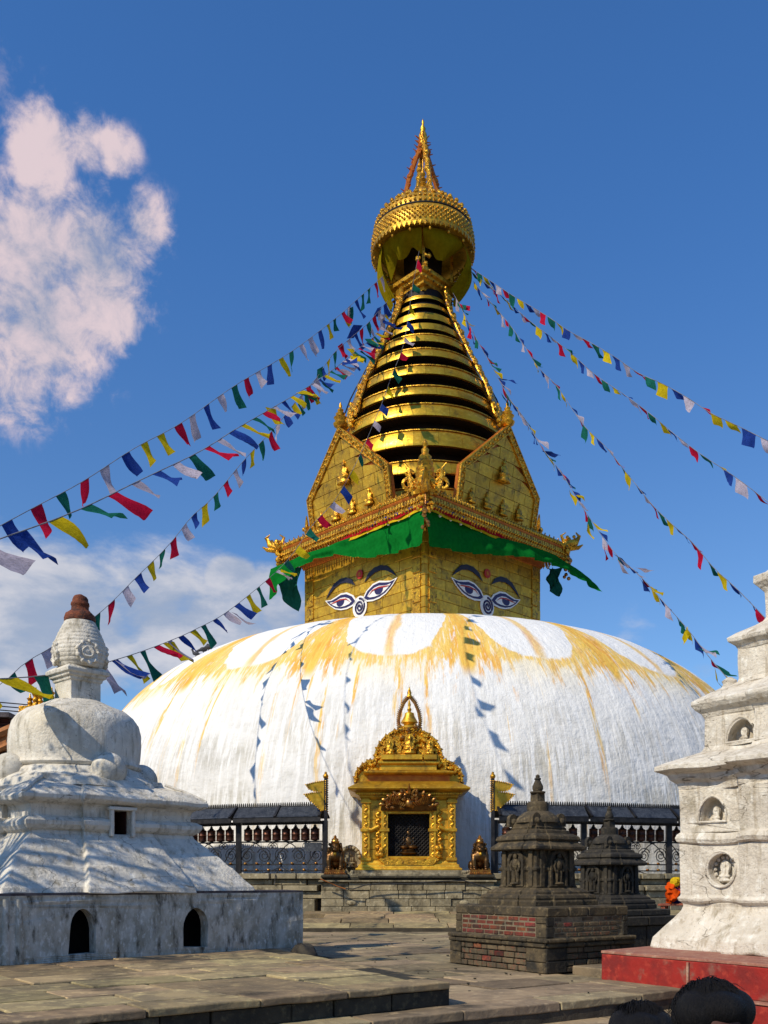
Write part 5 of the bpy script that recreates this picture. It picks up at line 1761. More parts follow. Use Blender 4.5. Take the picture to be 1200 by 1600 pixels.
for a in (-1.05, .62, 2.1, 3.7):
    D = Vector((sin(a), -cos(a), 0)); T = Vector((cos(a), sin(a), 0))
    mbq = MB().ball(CE + D * .27 + Vector((0, 0, 2.56)), (.0, .0, .0), 6, 4) if False else MB()
    mbq.lathe(CE + D * .25 + Vector((0, 0, 2.585)), [(.125, -.03), (.13, .03), (.12, .05), (.10, .045), (.085, .028), (.075, .03), (.06, .055), (.045, .05), (.03, .035), (.02, .06), (.001, .065)], 20, True, D)
    for j in range(9):
        t = 2 * pi * j / 9
        mbq.ball(CE + D * .28 + T * (.118 * cos(t)) + Vector((0, 0, 2.585 + .118 * sin(t))), (.03, .03, .03), 7, 5)
    o = build('medallion', mbq, plaster, LS); rough(o, .016, 14, 0, 2)
o = build('brown_cap', MB().lathe(CE, [(.13, 2.985), (.175, 2.99), (.18, 3.03), (.165, 3.07), (.13, 3.10), (.10, 3.13), (.097, 3.17), (.105, 3.18), (.10, 3.21), (.09, 3.22), (.088, 3.25), (.075, 3.28), (.04, 3.30)], 20), capm, LS)
rough(o, .012, 12, 0, 2)

# ------------------------------------------------------------------ right white tower on its red plinth
RP = thing('red_plinth', (RB.x + 1.5, RB.y, -1.85), 'red painted stepped plinth under the white tiered tower', 'plinth')
ra3, rb3 = Vector((ra.x, ra.y, 0)).normalized(), Vector((rb.x, rb.y, 0)).normalized()


def slabbox(c0, la, lb, z0, z1, mat, name, par, bev=.012, amp=.012, seed=1):
    pts = [c0, c0 + ra3 * la, c0 + ra3 * la + rb3 * lb, c0 + rb3 * lb]
    o = build(name, MB().loft([[(p.x, p.y, z) for p in pts] for z in (z0, z1)]), mat, par)
    rough(o, amp, 3.0, .22, seed)
    b = o.modifiers.new('bevel', 'BEVEL'); b.width = bev; b.segments = 2; b.limit_method = 'ANGLE'; b.angle_limit = radians(40)
    return o


B3 = Vector((RB.x, RB.y, 0))
slabbox(B3, 4, 4, -1.03, -.745, redpaint, 'upper_block', RP, seed=2)
slabbox(B3 - ra3 * .006 - rb3 * .006, 4, 4, -.742, -.715, reddust, 'worn_top', RP, .006, .008, 3)
slabbox(B3 - rb3 * .10 - ra3 * .04, 4, 4.2, -1.85, -1.045, redpaint, 'lower_block', RP, seed=4)
slabbox(B3 - rb3 * .115 - ra3 * .05, 4, 4.2, -1.043, -1.028, reddust, 'lower_worn_edge', RP, .004, .006, 5)
for d_ in (1.05, 2.3):
    build('joint_strip', MB().box(B3 + ra3 * d_ - rb3 * .012 + Vector((0, 0, -.885)), (.012, .012, .13), ra3, rb3), reddust, RP)

Tc = Vector((4.36, 9.62, 0))


def s_for(px):
    t = (px - 600) / F
    return (Tc.x - t * Tc.y) / (1.288 / 1.0 + .15 * t) * 1.0


def prof_from(lst):
    out = []
    for px, py in lst:
        s = s_for(px)
        out.append((s, (HZ - py) / F * (Tc.y + .15 * s)))
    return out


# axes scaled so the (-1,-1) corner falls on the silhouette
TW = thing('white_tiered_tower', (Tc.x, Tc.y, -.715), 'white plastered tiered tower with carved niches at the right edge', 'tower')
q_ = .26
SH2 = [(-1, -1), (-q_, -1), (-q_, -1.09), (q_, -1.09), (q_, -1), (1, -1), (1, -q_), (1.09, -q_), (1.09, q_), (1, q_), (1, 1), (q_, 1), (q_, 1.09), (-q_, 1.09), (-q_, 1), (-1, 1), (-1, q_), (-1.09, q_), (-1.09, -q_), (-1, -q_)]
tiers = [('flared_foot', [(1016, 1482), (1015, 1478), (1020, 1464), (1036, 1449), (1052, 1436), (1064, 1424), (1068, 1416), (1066, 1410)]),
         ('lower_storey', [(1066, 1411), (1060, 1407), (1058, 1403), (1063, 1399), (1063, 1319)]),
         ('string_course', [(1063, 1321), (1056, 1318), (1053, 1312), (1056, 1306), (1062, 1302)]),
         ('middle_storey', [(1062, 1304), (1061, 1234)]),
         ('main_cornice', [(1061, 1236), (1058, 1226), (1048, 1220), (1044, 1213), (1032, 1210), (1022, 1207), (1022, 1200), (1060, 1186), (1096, 1176), (1102, 1168)]),
         ('upper_storey', [(1100, 1170), (1101, 1122)]),
         ('upper_cornice', [(1101, 1124), (1096, 1116), (1086, 1110), (1080, 1103), (1080, 1097), (1110, 1084), (1128, 1074), (1150, 1066)]),
         ('top_storey', [(1150, 1068), (1154, 1060), (1153, 1013)]),
         ('top_cornice', [(1153, 1015), (1148, 1009), (1136, 1004), (1134, 998), (1150, 988), (1180, 976), (1192, 970)]),
         ('crown_block', [(1190, 972), (1195, 965), (1195, 924), (1188, 918), (1177, 910), (1177, 900), (1196, 894), (1215, 880)])]
tobj = {}
for i, (nm, l) in enumerate(tiers):
    tobj[nm] = build(nm, MB().plan(Tc, prof_from(l), ra3, rb3, SH2), plaster_t, TW)
# niches on the visible (left-front) face: normal is -rb3? pick the face containing the silhouette corner and running along ra
def tface(px, s):
    """distance along the ra axis on the face b = -s, seen at column px"""
    t = (px - 600) / F
    lo_, hi_ = -s, s * 1.5
    for _ in range(50):
        m_ = (lo_ + hi_) / 2
        p = Tc - rb3 * s + ra3 * m_
        if p.x - t * p.y > 0: hi_ = m_
        else: lo_ = m_
    return (lo_ + hi_) / 2


niches = [('middle_storey', 1113, 1136, 1250, 42, 38, 'arch'), ('lower_storey', 1126, 0, 1358, 46, 46, 'circ'), ('upper_storey', 1157, 1161, 1127, 42, 36, 'arch')]
sil = {'middle_storey': s_for(1061), 'lower_storey': s_for(1063), 'upper_storey': s_for(1100)}
NF = -rb3
for nm, px, _, py, wpx, hpx, kind in niches:
    s = sil[nm]
    a_ = tface(px, s)
    pc = Tc - rb3 * s + ra3 * a_
    zc = (HZ - py) / F * pc.y
    w = wpx / F * pc.y * 1.15; h = hpx / F * pc.y
    if kind == 'arch':
        zc = (HZ - (1284 if nm == 'middle_storey' else 1158)) / F * pc.y
        shp = arch(0, 0, w, h, .3)
    else:
        shp = circ(0, 0, w / 2, 20)
    org = Vector((pc.x, pc.y, zc))
    cutter = MB().poly(shp, org - rb3 * .1, ra3, Vector((0, 0, 1)), .24)
    # orientation of poly thickness: -(U x V); make sure it goes inward
    N_ = ra3.cross(Vector((0, 0, 1))).normalized()
    if N_.dot(NF) < 0:
        cutter = MB().poly(shp, org + rb3 * .14, ra3, Vector((0, 0, 1)), .24)
    cut(tobj[nm], cutter)
    # small seated figure inside and a moulded rim
    if kind == 'arch':
        figure('niche_figure', TW, org + rb3 * .10 + Vector((0, 0, .0)), ra3, NF, h * .72, plaster_t)
    else:
        figure('niche_figure', TW, org + rb3 * .11 - Vector((0, 0, w * .38)), ra3, NF, w * .72, plaster_t)
        mbq = MB()
        for j in range(14):
            mbq.ball(org + rb3 * .1 + ra3 * (w * .36 * cos(j * pi / 7)) + Vector((0, 0, w * .36 * sin(j * pi / 7))), .022, 6, 4)
        build('rosette_beads', mbq, plaster_t, TW, kind='stuff')
    rim = [org + NF * .006 + ra3 * x * 1.06 + Vector((0, 0, z * 1.06)) for x, z in shp]
    build('niche_rim', MB().tube(rim + [rim[0]], .012, 6), plaster_t, TW)
for i, (nm, o) in enumerate(tobj.items()):
    rough(o, .028, 2.6, .14, i + 11)
    b = o.modifiers.new('bevel', 'BEVEL'); b.width = .012; b.segments = 2; b.limit_method = 'ANGLE'; b.angle_limit = radians(32)
# knob on the roof corner and a fat side volute
pc = Tc - (ra3 + rb3) * s_for(1118)
o = build('roof_knob', MB().lathe((pc.x + .14, pc.y, (HZ - 1084) / F * pc.y), [(.09, 0), (.09, .05), (.06, .10), (.07, .13), (.02, .17)], 12), plaster_t, TW); rough(o, .02, 9, 0, 4)

# ------------------------------------------------------------------ dark stone shrines (chaityas)
kl3 = Vector((kl.x, kl.y, 0)).normalized(); kr3 = Vector((kr.x, kr.y, 0)).normalized()
CC = Vector((1.764, 10.87, 0))
kk = .007345
cz = lambda py: (HZ - py) * kk
S2 = sqrt(2)


def chaitya(C, label, mat, grp='carved stone shrines', scale=1.0):
    T_ = thing('stone_shrine', (C.x, C.y, cz(1415) + C.z), label, 'shrine', grp)
    q = .45
    SQ = [(-1, -1), (-q, -1), (-q, -1.06), (q, -1.06), (q, -1), (1, -1), (1, -q), (1.06, -q), (1.06, q), (1, q), (1, 1), (q, 1), (q, 1.06), (-q, 1.06), (-q, 1), (-1, 1), (-1, q), (-1.06, q), (-1.06, -q), (-1, -q)]
    def pl(nm, lst, shape=SQ, bev=.008):
        return build(nm, MB().plan(C, [(hp * kk / S2, cz(py)) for hp, py in lst], -kl3, kr3, shape), mat, T_, bevel=bev, seg=2)
    pl('base_steps', [(92, 1414), (92, 1407), (89, 1405), (90, 1402), (88, 1398), (80, 1396), (80, 1393), (76, 1391), (70, 1389), (66, 1387)])
    pl('cella', [(60, 1388), (61, 1385), (58, 1383), (57, 1362), (60, 1360), (61, 1357), (57, 1354), (56, 1330), (60, 1326)])
    pl('lower_eave', [(58, 1328), (68, 1330), (74, 1328), (74, 1324), (66, 1319), (60, 1315)])
    pl('upper_eave', [(56, 1317), (62, 1316), (66, 1313), (64, 1308), (55, 1304), (48, 1303)])
    pl('stepped_roof', [(46, 1305), (50, 1303), (48, 1299), (42, 1297), (43, 1294), (40, 1292), (40, 1286), (36, 1283)])
    build('bell_dome', MB().lathe(C, [(34 * kk, cz(1286)), (33 * kk, cz(1280)), (29 * kk, cz(1275)), (22 * kk, cz(1270)), (18 * kk, cz(1268))], 28), mat, T_)
    build('drum', MB().lathe(C, [(17 * kk, cz(1269)), (17 * kk, cz(1257)), (16 * kk, cz(1254)), (10 * kk, cz(1252))], 24), mat, T_)
    build('square_neck', MB().plan(C, [(8 * kk, cz(1253)), (7.6 * kk, cz(1240))], -kl3, kr3, sq), mat, T_)
    build('pot_finial', MB().lathe(C, [(8 * kk, cz(1242)), (12 * kk, cz(1239)), (12 * kk, cz(1237)), (7 * kk, cz(1236)), (8.5 * kk, cz(1233)), (8.5 * kk, cz(1229)), (5 * kk, cz(1221)), (4 * kk, cz(1219)), (5.5 * kk, cz(1218)), (5 * kk, cz(1216)), (3 * kk, cz(1215)), (3.4 * kk, cz(1212)), (.5 * kk, cz(1210))], 20), mat, T_)
    # ball bosses around the dome, corner dormers
    for a, b in ((1, -1), (-1, -1), (1, 1), (-1, 1)):
        c = C + (-kl3 * a + kr3 * b) * (37 * kk / S2)
        mbq = MB()
        mbq.poly(arch(0, 0, .13, .15, .2, 4), Vector((c.x, c.y, cz(1292) + C.z * 0)), kr3, Vector((0, 0, 1)), .05)
        mbq.ball((c.x, c.y, cz(1284)), (.04, .04, .04), 8, 6)
        build('corner_dormer', mbq, mat, T_)
    # niche with standing figure on every side
    for N_, T2 in ((kl3 * -1, kr3), (kr3 * -1, kl3), (kl3, kr3), (kr3, kl3)):
        s = 57 * kk / S2 * 1.06
        c = C + N_ * s
        if T2.cross(Vector((0, 0, 1))).dot(N_) < 0: T2 = -T2
        ao = arch(0, 0, .26, .42, .1, 6)
        ai = [(x * .74, z * .84 + .02) for x, z in ao]
        fr_ = build('niche_frame', MB().poly(ao, Vector((c.x, c.y, cz(1385))) + N_ * .035, T2, Vector((0, 0, 1)), .06, [ai[::-1]]), mat, T_, bevel=.005)
        build('niche_back', MB().poly([(x, z) for x, z in ai], Vector((c.x, c.y, cz(1385))) + N_ * .003, T2, Vector((0, 0, 1)), .02), stone_shaded, fr_)
        mbq = MB()
        z0 = cz(1385) + .04
        for s_ in (-1, 1):
            mbq.tube([c + T2 * (s_ * .028) + N_ * .02 + Vector((0, 0, z0)), c + T2 * (s_ * .03) + N_ * .025 + Vector((0, 0, z0 + .15))], [.016, .024], 6)
            mbq.tube([c + T2 * (s_ * .05) + N_ * .025 + Vector((0, 0, z0 + .25)), c + T2 * (s_ * .075) + N_ * .03 + Vector((0, 0, z0 + .19)), c + T2 * (s_ * .055) + N_ * .04 + Vector((0, 0, z0 + .13))], [.018, .015, .012], 6)
        mbq.ball(c + N_ * .02 + Vector((0, 0, z0 + .21)), (.045, .045, .07), 9, 6)
        mbq.ball(c + N_ * .03 + Vector((0, 0, z0 + .30)), (.026, .026, .033), 8, 6)
        mbq.ball(c + N_ * .02 + Vector((0, 0, z0 - .005)), (.07, .05, .018), 8, 5)
        build('carved_figure', mbq, stone, fr_)
        # corner pilasters
        for s_ in (-1, 1):
            mbq = MB()
            p = C + N_ * (57 * kk / S2) + T2 * (s_ * 57 * kk / S2 * .74)
            mbq.box(p + N_ * .012 + Vector((0, 0, (cz(1385) + cz(1330)) / 2)), (.03, .014, (cz(1330) - cz(1385)) / 2), T2, N_)
            build('pilaster', mbq, mat, T_, bevel=.004)
    return T_


ch1 = chaitya(CC, 'small dark stone shrine with pot finial standing on the brick base', stone)
# second one behind: a copy moved back
ch2 = copy_tree(ch1, None, ch1.location + Vector(((952 - 600) / F * 13.9 - CC.x, 13.9 - CC.y, -.13)))
ch2['label'] = 'stone shrine with shade put into its colour, behind the brick-based one, near the prayer wheels'
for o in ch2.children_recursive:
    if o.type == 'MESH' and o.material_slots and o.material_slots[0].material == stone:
        o.material_slots[0].link = 'OBJECT'; o.material_slots[0].material = stone_shaded  # rear shrine takes the stone copy with shade painted in
C2 = Vector(((952 - 600) / F * 13.9, 13.9, 0))
D2 = thing('shaded_stone_plinth', (C2.x, C2.y, -1.0), 'stepped stone plinth under the rear shrine, shade put into its dark colour', 'plinth')
zz0 = cz(1415) - .13
for h_, a, b in ((.62, zz0 - .09, zz0), (.74, zz0 - .22, zz0 - .095), (.70, -1.0, zz0 - .225)):
    for s1 in (-1, 1):
        for s2 in (-1, 1):
            c = C2 - kl3 * (s1 * h_ / 2) + kr3 * (s2 * h_ / 2)
            build('stone_block', MB().box((c.x, c.y, (a + b) / 2), (h_ / 2 - .004, h_ / 2 - .004, (b - a) / 2), -kl3, kr3), stone_shaded, D2, bevel=.012)

# brick base of the first shrine
BB = thing('brick_plinth', (CC.x, CC.y, -1.0), 'two-stepped base of old red brick and stone under the small dark shrine', 'plinth')
K3 = Vector((K1.x, K1.y, 0))
zA, zB, zC = -1.0, -.632, -.304


def brickface(org, D, L, z0, z1, frm, bm_, N_, rows, quoin=.18, capz=None):
    """stone frame with bricks between; D runs along the face"""
    zt = z1
    n_b = 0
    # quoins
    for (a, b) in ((0, quoin), (L - quoin * .7, L)):
        z = z0
        while z < z1 - .01:
            h = min(R(.10, .16), z1 - z)
            if z1 - z - h < .05: h = z1 - z
            build('quoin_stone', MB().box(org + D * ((a + b) / 2) + N_ * (-.05 + R(0, .006)) + Vector((0, 0, z + h / 2)), ((b - a) / 2 - .003, .055, h / 2 - .003), D, N_), frm, BB, bevel=.008)
            z += h
    bh = (z1 - z0) / rows
    for r_ in range(rows):
        u = quoin + (R(-.05, 0) if r_ % 2 else 0)
        while u < L - quoin * .7 - .01:
            w = min(R(.13, .19) * (.6 if R(0, 1) < .15 else 1), L - quoin * .7 - u)
            uu = max(u, quoin)
            if w < .03: break
            build('brick', MB().box(org + D * ((uu + u + w) / 2) + N_ * (-.05 + R(-.006, .006)) + Vector((0, 0, z0 + (r_ + .5) * bh)), ((u + w - uu) / 2 - .006, .05, bh / 2 - .006), D, N_), bm_ if bm_ is brick or R(0, 1) < .93 else brick, BB, bevel=.006)
            u += w


def ringstones(z0, z1, out, L1, L2, mat, org, nm, minl=.25, maxl=.5):
    for D, N_, L in ((kl3, -kr3, L1), (kr3, -kl3, L2)):
        u = -out if D is kr3 else 0
        u = 0 if D is kl3 else 0
        while u < L - .01:
            w = min(R(minl, maxl), L - u)
            if L - u - w < .12: w = L - u
            build(nm, MB().box(org + D * (u + w / 2) + N_ * (out - .10) + Vector((0, 0, (z0 + z1) / 2)), (w / 2 - .003, .10, (z1 - z0) / 2 - .002), D, N_), mat, BB, bevel=.012)
            u += w
        # close the corner
    build(nm, MB().box(org - (kl3 + kr3) * (out / 2) + Vector((0, 0, (z0 + z1) / 2)) if out > .03 else org + Vector((0, 0, (z0 + z1) / 2)) + (kl3 + kr3) * .02, (max(out / 2, .02),) * 2 + ((z1 - z0) / 2 - .002,), kl3, kr3), mat, BB, bevel=.01)


L1, L2 = 1.62, 1.34
core_c = K3 + kl3 * (L1 / 2) + kr3 * (L2 / 2)
build('core', MB().box((core_c.x, core_c.y, (zA + zC) / 2 - .003), (L1 / 2 - .055, L2 / 2 - .055, (zC - zA) / 2 - .002), kl3, kr3), lime, BB)
build('lower_core', MB().box((core_c.x, core_c.y, (zA + zB) / 2 - .01), (L1 / 2 - .03, L2 / 2 - .03, (zB - zA) / 2 - .012), kl3, kr3), mortar, BB)
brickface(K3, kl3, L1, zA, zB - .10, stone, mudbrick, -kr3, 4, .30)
brickface(K3, kr3, L2, zA, zB - .10, stone_shaded, mudbrick, -kl3, 4, .30)  # side away from the sun: its shade is put into darker quoins
ringstones(zB - .10, zB - .05, .03, L1, L2, stone, K3, 'moulding_stone')
ringstones(zB - .048, zB, .045, L1, L2, stone, K3, 'moulding_stone')
K4 = K3 + (kl3 + kr3) * .05
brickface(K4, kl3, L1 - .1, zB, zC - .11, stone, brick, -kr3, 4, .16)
brickface(K4, kr3, L2 - .1, zB, zC - .11, stone_shaded, mudbrick, -kl3, 4, .12)  # darker quoins again carry this side's shade in their colour
ringstones(zC - .11, zC - .004, .01, L1 - .1, L2 - .1, stone, K4, 'coping_stone', .28, .5)
build('top_slab', MB().box((core_c.x, core_c.y, zC - .03), (L1 / 2 - .07, L2 / 2 - .07, .03), kl3, kr3), stone, BB)

# ------------------------------------------------------------------ small things at the right: rusty bench with a bright bundle
BN = thing('rusty_bench', (5.6, 17.9, -.92), 'low rusty red iron bench partly hidden behind the white tower', 'bench')
A_, B_ = P(1028, 1414, 17.8), P(1110, 1412, 17.4)
T_ = (B_ - A_).normalized(); N_ = Vector((-T_.y, T_.x, 0))
mb = MB().box((A_ + B_) / 2 + N_ * .2, ((B_ - A_).length / 2, .22, .02), T_, N_)
build('bench_top', mb, rust, BN, bevel=.005)
for f_, dx in ((.06, .11), (.12, 0), (.9, 0)):
    for dd in (.02, .38):
        p = A_ + (B_ - A_) * f_ + N_ * dd
        build('bench_leg', MB().tube([p, Vector((p.x + dx, p.y, -.90))], .022, 5), rust, BN)
bp = P(1054, 1410, 17.55) + N_ * .15
o = build('bundle_wrap', MB(), orange_cloth) if False else None
BD = thing('cloth_bundle', (bp.x, bp.y, bp.z), 'orange, yellow and blue bundle of cloth sitting on the rusty bench', 'bundle')
for nm, mt, c_, r_, sd_ in (('orange_cloth_part', orange_cloth, (-.05, 0, .17), (.14, .13, .2), 3), ('blue_cloth_part', blue_cloth, (.08, .05, .15), (.16, .13, .18), 5),
                            ('yellow_cloth_part', goldyel_cloth, (.01, .0, .37), (.10, .09, .10), 7), ('orange_cloth_part', orange_cloth, (.13, -.08, .12), (.06, .06, .07), 8)):
    mb = MB(); mb.ball(bp + Vector(c_), r_, 36, 24); o = build(nm, mb, mt, BD); rough(o, .10, 7, 0, sd_); rough(o, .04, 22, 0, sd_)
# ------------------------------------------------------------------ far left: brick house, gilt finials, wires
HB = thing('brick_house', (-9.4, 19.5, -1.85), 'dark brick house wall at the left edge behind the white stupa', 'house')
hx1 = (18 - 600) / F * 20
ztop = (HZ - 1118) / F * 20
n = 0
for r_ in range(14):
    u = hx1 - R(.2, .4)
    zz = ztop - .075 * (r_ + 1)
    uu = hx1 - .3
    k = 0
    while uu > hx1 - 1.2:
        w = R(.2, .26)
        build('brick', MB().box((uu + .3 - w / 2, 20, zz + .035), (w / 2 - .006, .06, .032)), brick, HB)
        uu -= w
build('wall', MB().box((hx1 - 2.0, 22.05, (ztop - 1.85) / 2 - .04), (2.0, 2.0, (ztop + 1.85) / 2 - .02)), brick, HB)
build('parapet', MB().box((hx1 - 2.02, 21.9, ztop - .02), (2.06, 2.15, .05)), rim_dark, HB)
for py, t in ((1142, .1), (1166, .07)):
    build('timber_beam', MB().tube([P(-60, py + 30, 19.7), P(19, py - 4, 19.7)], t, 6), woodo, HB)
build('orange_awning', MB().box((hx1 - 1.0, 19.75, (HZ - 1160) / F * 19.75), (1.0, .05, .18)), woodo, HB)
FT = thing('gilt_roof_finials', (-6.2, 17, -1.0), 'cluster of small gilt finials seen over the shoulder of the left stupa', 'finials')
for i, (px, y0, y1, w) in enumerate(((56, 1104, 1074, 5.5), (47, 1106, 1084, 4.5), (63, 1104, 1080, 4.5), (81, 1098, 1074, 4.5), (71, 1104, 1092, 4))):
    b_ = P(px, y0, 17); h = (y0 - y1) / F * 17; r = w / F * 17
    build('finial', MB().lathe(b_, [(r, 0), (r * 1.1, h * .1), (r * .7, h * .2), (r * 1.0, h * .35), (r * .6, h * .48), (r * .9, h * .58), (r * 1.15, h * .66), (r * .5, h * .72), (r * .3, h * .85), (.01, h)], 12), gold_orn, FT)
build('roof_ridge', MB().box((P(64, 1112, 17).x, 17, P(64, 1112, 17).z), (.36, .1, .09)), gold_orn, FT)
build('support_wall', MB().box((P(64, 1112, 17).x, 17.1, (P(64, 1112, 17).z - .1 - 1.85) / 2), (.34, .3, (P(64, 1112, 17).z - .1 + 1.85) / 2)), plaster, FT)
for i, (ya, yb2) in enumerate(((1098, 1112), (1104, 1117), (1110, 1122))):
    build('overhead_wire', MB().tube([P(-200, yb2 + 8, 18.6), P(0, ya + 8, 18.6), P(120, ya + 14, 18.6)] if False else [P(-40, ya - 4, 18.6), P(30, ya + 2, 18.6), P(110, ya + 10, 18.6)], .012, 5), cablem, None,
          label=('topmost', 'middle', 'lowest')[i] + ' of three dark wires beside the gilt finials at the left edge', cat='wire', group='overhead wires at the left')

# pigeons on the dome shoulder
def dome_sil(px):
    best = None
    for i in range(30, 400):
        r, z = dome(pi / 2 * i / 420)
        if r < 3: break
        for j in range(-240, -20, 2):
            a = radians(j * .5)
            X, Y = CX + r * sin(a), CY - r * cos(a)
            if abs(600 + F * X / Y - px) < 1.2:
                y = HZ - F * z / Y
                if best is None or y < best[0]: best = (y, Vector((X, Y, z)))
    return best[1]


for i, (px, lab) in enumerate(((305, 'leftmost of three dark pigeons on the left shoulder of the white dome'), (317, 'middle one of three dark pigeons on the left shoulder of the white dome'), (325, 'rightmost of three dark pigeons on the left shoulder of the white dome'))):
    p = dome_sil(px) + Vector((0, 0, -.02))
    B = thing('pigeon', p, lab, 'bird', 'pigeons on the dome')
    s_ = .95 if i else .8
    f_ = -1 if i == 0 else 1
    mb = MB()
    mb.ball(p + Vector((0, 0, .13 * s_)), (.13 * s_, .07 * s_, .075 * s_), 10, 7)
    mb.tube([p + Vector((f_ * .08 * s_, 0, .15 * s_)), p + Vector((f_ * .12 * s_, 0, .24 * s_))], [.05 * s_, .035 * s_], 7)
    mb.ball(p + Vector((f_ * .13 * s_, 0, .27 * s_)), .042 * s_, 8, 6)
    mb.tube([p + Vector((f_ * .16 * s_, 0, .27 * s_)), p + Vector((f_ * .2 * s_, 0, .26 * s_))], [.014, .004], 5)
    mb.tube([p + Vector((-f_ * .08 * s_, 0, .12 * s_)), p + Vector((-f_ * .26 * s_, 0, .05 * s_))], [.05 * s_, .025 * s_], 6)
    for q in (-1, 1): mb.tube([p + Vector((0, q * .03, .08 * s_)), p + Vector((0, q * .03, 0))], .008, 4)
    build('bird_body', mb, birdm, B)


# ------------------------------------------------------------------ unseen tree added outside the left edge to dapple the left stupa with shade
TR = thing('added_shade_tree', (-7.1, 6.6, -1.85), 'leafy tree added out of view to shade the lower slopes of the left stupa', 'tree')
build('trunk', MB().tube([(-7.1, 6.6, -1.85), (-7.0, 6.65, .2), (-6.8, 6.8, 2.2), (-6.6, 6.9, 3.4)], [.2, .16, .11, .05], 10), capm, TR)
rt_ = random.Random(5)
mbl = MB(); mbb = MB()
for i in range(34):
    a = rt_.uniform(0, 2 * pi); e_ = rt_.uniform(-.9, 1.2); rr = rt_.uniform(.5, 1.25)
    c = Vector((-6.5 + 1.25 * rr * cos(a) * cos(e_), 7.0 + 1.25 * rr * sin(a) * cos(e_), 3.7 + .85 * rr * sin(e_)))
    mbb.tube([(-6.7, 6.85, 2.6), (Vector((-6.7, 6.85, 2.9)) + c) / 2 + Vector((0, 0, .1)), c], [.04, .025, .01], 5)
    for j in range(58):
        p = c + Vector((rt_.gauss(0, .2), rt_.gauss(0, .2), rt_.gauss(0, .15)))
        u_ = Vector((rt_.uniform(-1, 1), rt_.uniform(-1, 1), rt_.uniform(-1, 1))).normalized()
        w_ = u_.orthogonal().normalized()
        l_ = rt_.uniform(.06, .11)
        mbl.add([p, p + u_ * l_ * .5 + w_ * l_ * .28, p + u_ * l_, p + u_ * l_ * .5 - w_ * l_ * .28], [(0, 1, 2, 3)])
build('branches', mbb, capm, TR)
build('crown', mbl, tex('leaf_green', [(.05, .10, .02), (.08, .13, .03)], rough=.6, bump=0), TR, fixn=False)

# ------------------------------------------------------------------ prayer flag strings
ORDER = ['green', 'yellow', 'blue', 'white', 'red']
FW = {}


def flag_mesh(key, w, h, col, A, B, wind, name='flag'):
    pass


def string(label, ctrl, col0, n, w0, w1, h_f=1.0, wind=(.35, .1, -.9), end_w=None, wobble=.25, order=ORDER, parent=None, fill=None, bunch=None):
    """ctrl: (px, py, depth) along the rope from the top; flags follow it"""
    pts = [P(a, b, d) for a, b, d in ctrl]
    # resample by arc length
    seg = [0]
    for a, b in zip(pts, pts[1:]): seg.append(seg[-1] + (b - a).length)
    tot = seg[-1]

    def at(s):
        s = max(0, min(tot, s))
        for i in range(len(pts) - 1):
            if s <= seg[i + 1] or i == len(pts) - 2:
                f_ = (s - seg[i]) / max(1e-6, seg[i + 1] - seg[i])
                p0 = pts[max(0, i - 1)]; p1 = pts[i]; p2 = pts[i + 1]; p3 = pts[min(len(pts) - 1, i + 2)]
                # Catmull-Rom, mild
                t = f_
                return 0.5 * ((2 * p1) + (p2 - p0) * t + (2 * p0 - 5 * p1 + 4 * p2 - p3) * t * t + (3 * p1 - p0 - 3 * p2 + p3) * t ** 3) if (p1 - p0).length > 0 else p1.lerp(p2, t)
    S = thing('prayer_flag_string', pts[0], label, 'prayer flags', 'strings of prayer flags from the spire')
    build('rope', MB().tube([at(tot * i / 60) for i in range(61)], .007, 5), ropem, S)
    # flag sizes in metres interpolate w0 -> w1; spacing fills the rope
    hs_ = [w0 + (w1 - w0) * i / max(1, n - 1) for i in range(n)]
    sizes = [(q_ if fill is None else tot / n * fill) for q_ in hs_]
    gapf = (tot - sum(sizes)) / n
    s = gapf * .5
    for i in range(n):
        w = sizes[i] * R(.85, 1.08)
        a = at(s); b = at(s + w * .96)
        s += sizes[i] + gapf
        h = hs_[i] * h_f * R(.85, 1.25)
        wd = Vector(wind) + Vector((R(-wobble, wobble), R(-.3, .3), R(-.1, .15)))
        wd.normalize()
        cur = R(-.25, .3); ph = R(0, 6)
        side = (b - a).normalized().cross(wd)
        if side.length < .2: side = Vector((0, -1, 0))
        side.normalize()
        rows = []
        pinch = R(.55, 1.0); ask = R(-.25, .25)
        for q in range(6):
            v_ = q / 5
            row = []
            for r_ in range(6):
                u_ = r_ / 5
                p = a.lerp(b, .5 + (u_ - .5) * (1 - (1 - pinch) * v_)) + wd * (h * v_ * (1 + ask * (u_ - .5))) + side * (h * (.13 * sin(ph + u_ * 4 + v_ * 3) * v_ + cur * v_ * v_))
                row.append(p + Vector((0, 0, -.0)))
            rows.append(row)
        mb = MB()
        mb.add([p for r_ in rows for p in r_], [(x * 6 + y, x * 6 + y + 1, (x + 1) * 6 + y + 1, (x + 1) * 6 + y) for x in range(5) for y in range(5)], True)
        build('flag', mb, FLAG[order[(i + col0) % 5] if R(0, 1) > .08 else random.choice(order)], S, origin=a, fixn=False)
        if bunch and bunch[0] < s / tot < bunch[1] and R(0, 1) < bunch[2]:
            off = (b - a) * R(-.5, .5) + Vector((R(-.1, .1), R(-.1, .1), R(-.12, .05)))
            rot = Matrix.Rotation(R(-.7, .7), 3, 'Y') @ Matrix.Rotation(R(-.6, .6), 3, 'Z')
            mb2 = MB(); mb2.add([a + off + rot @ (Vector(p) - a) for p in mb.v], mb.f, True)
            build('flag', mb2, FLAG[random.choice(order)], S, origin=a, fixn=False)
    return S


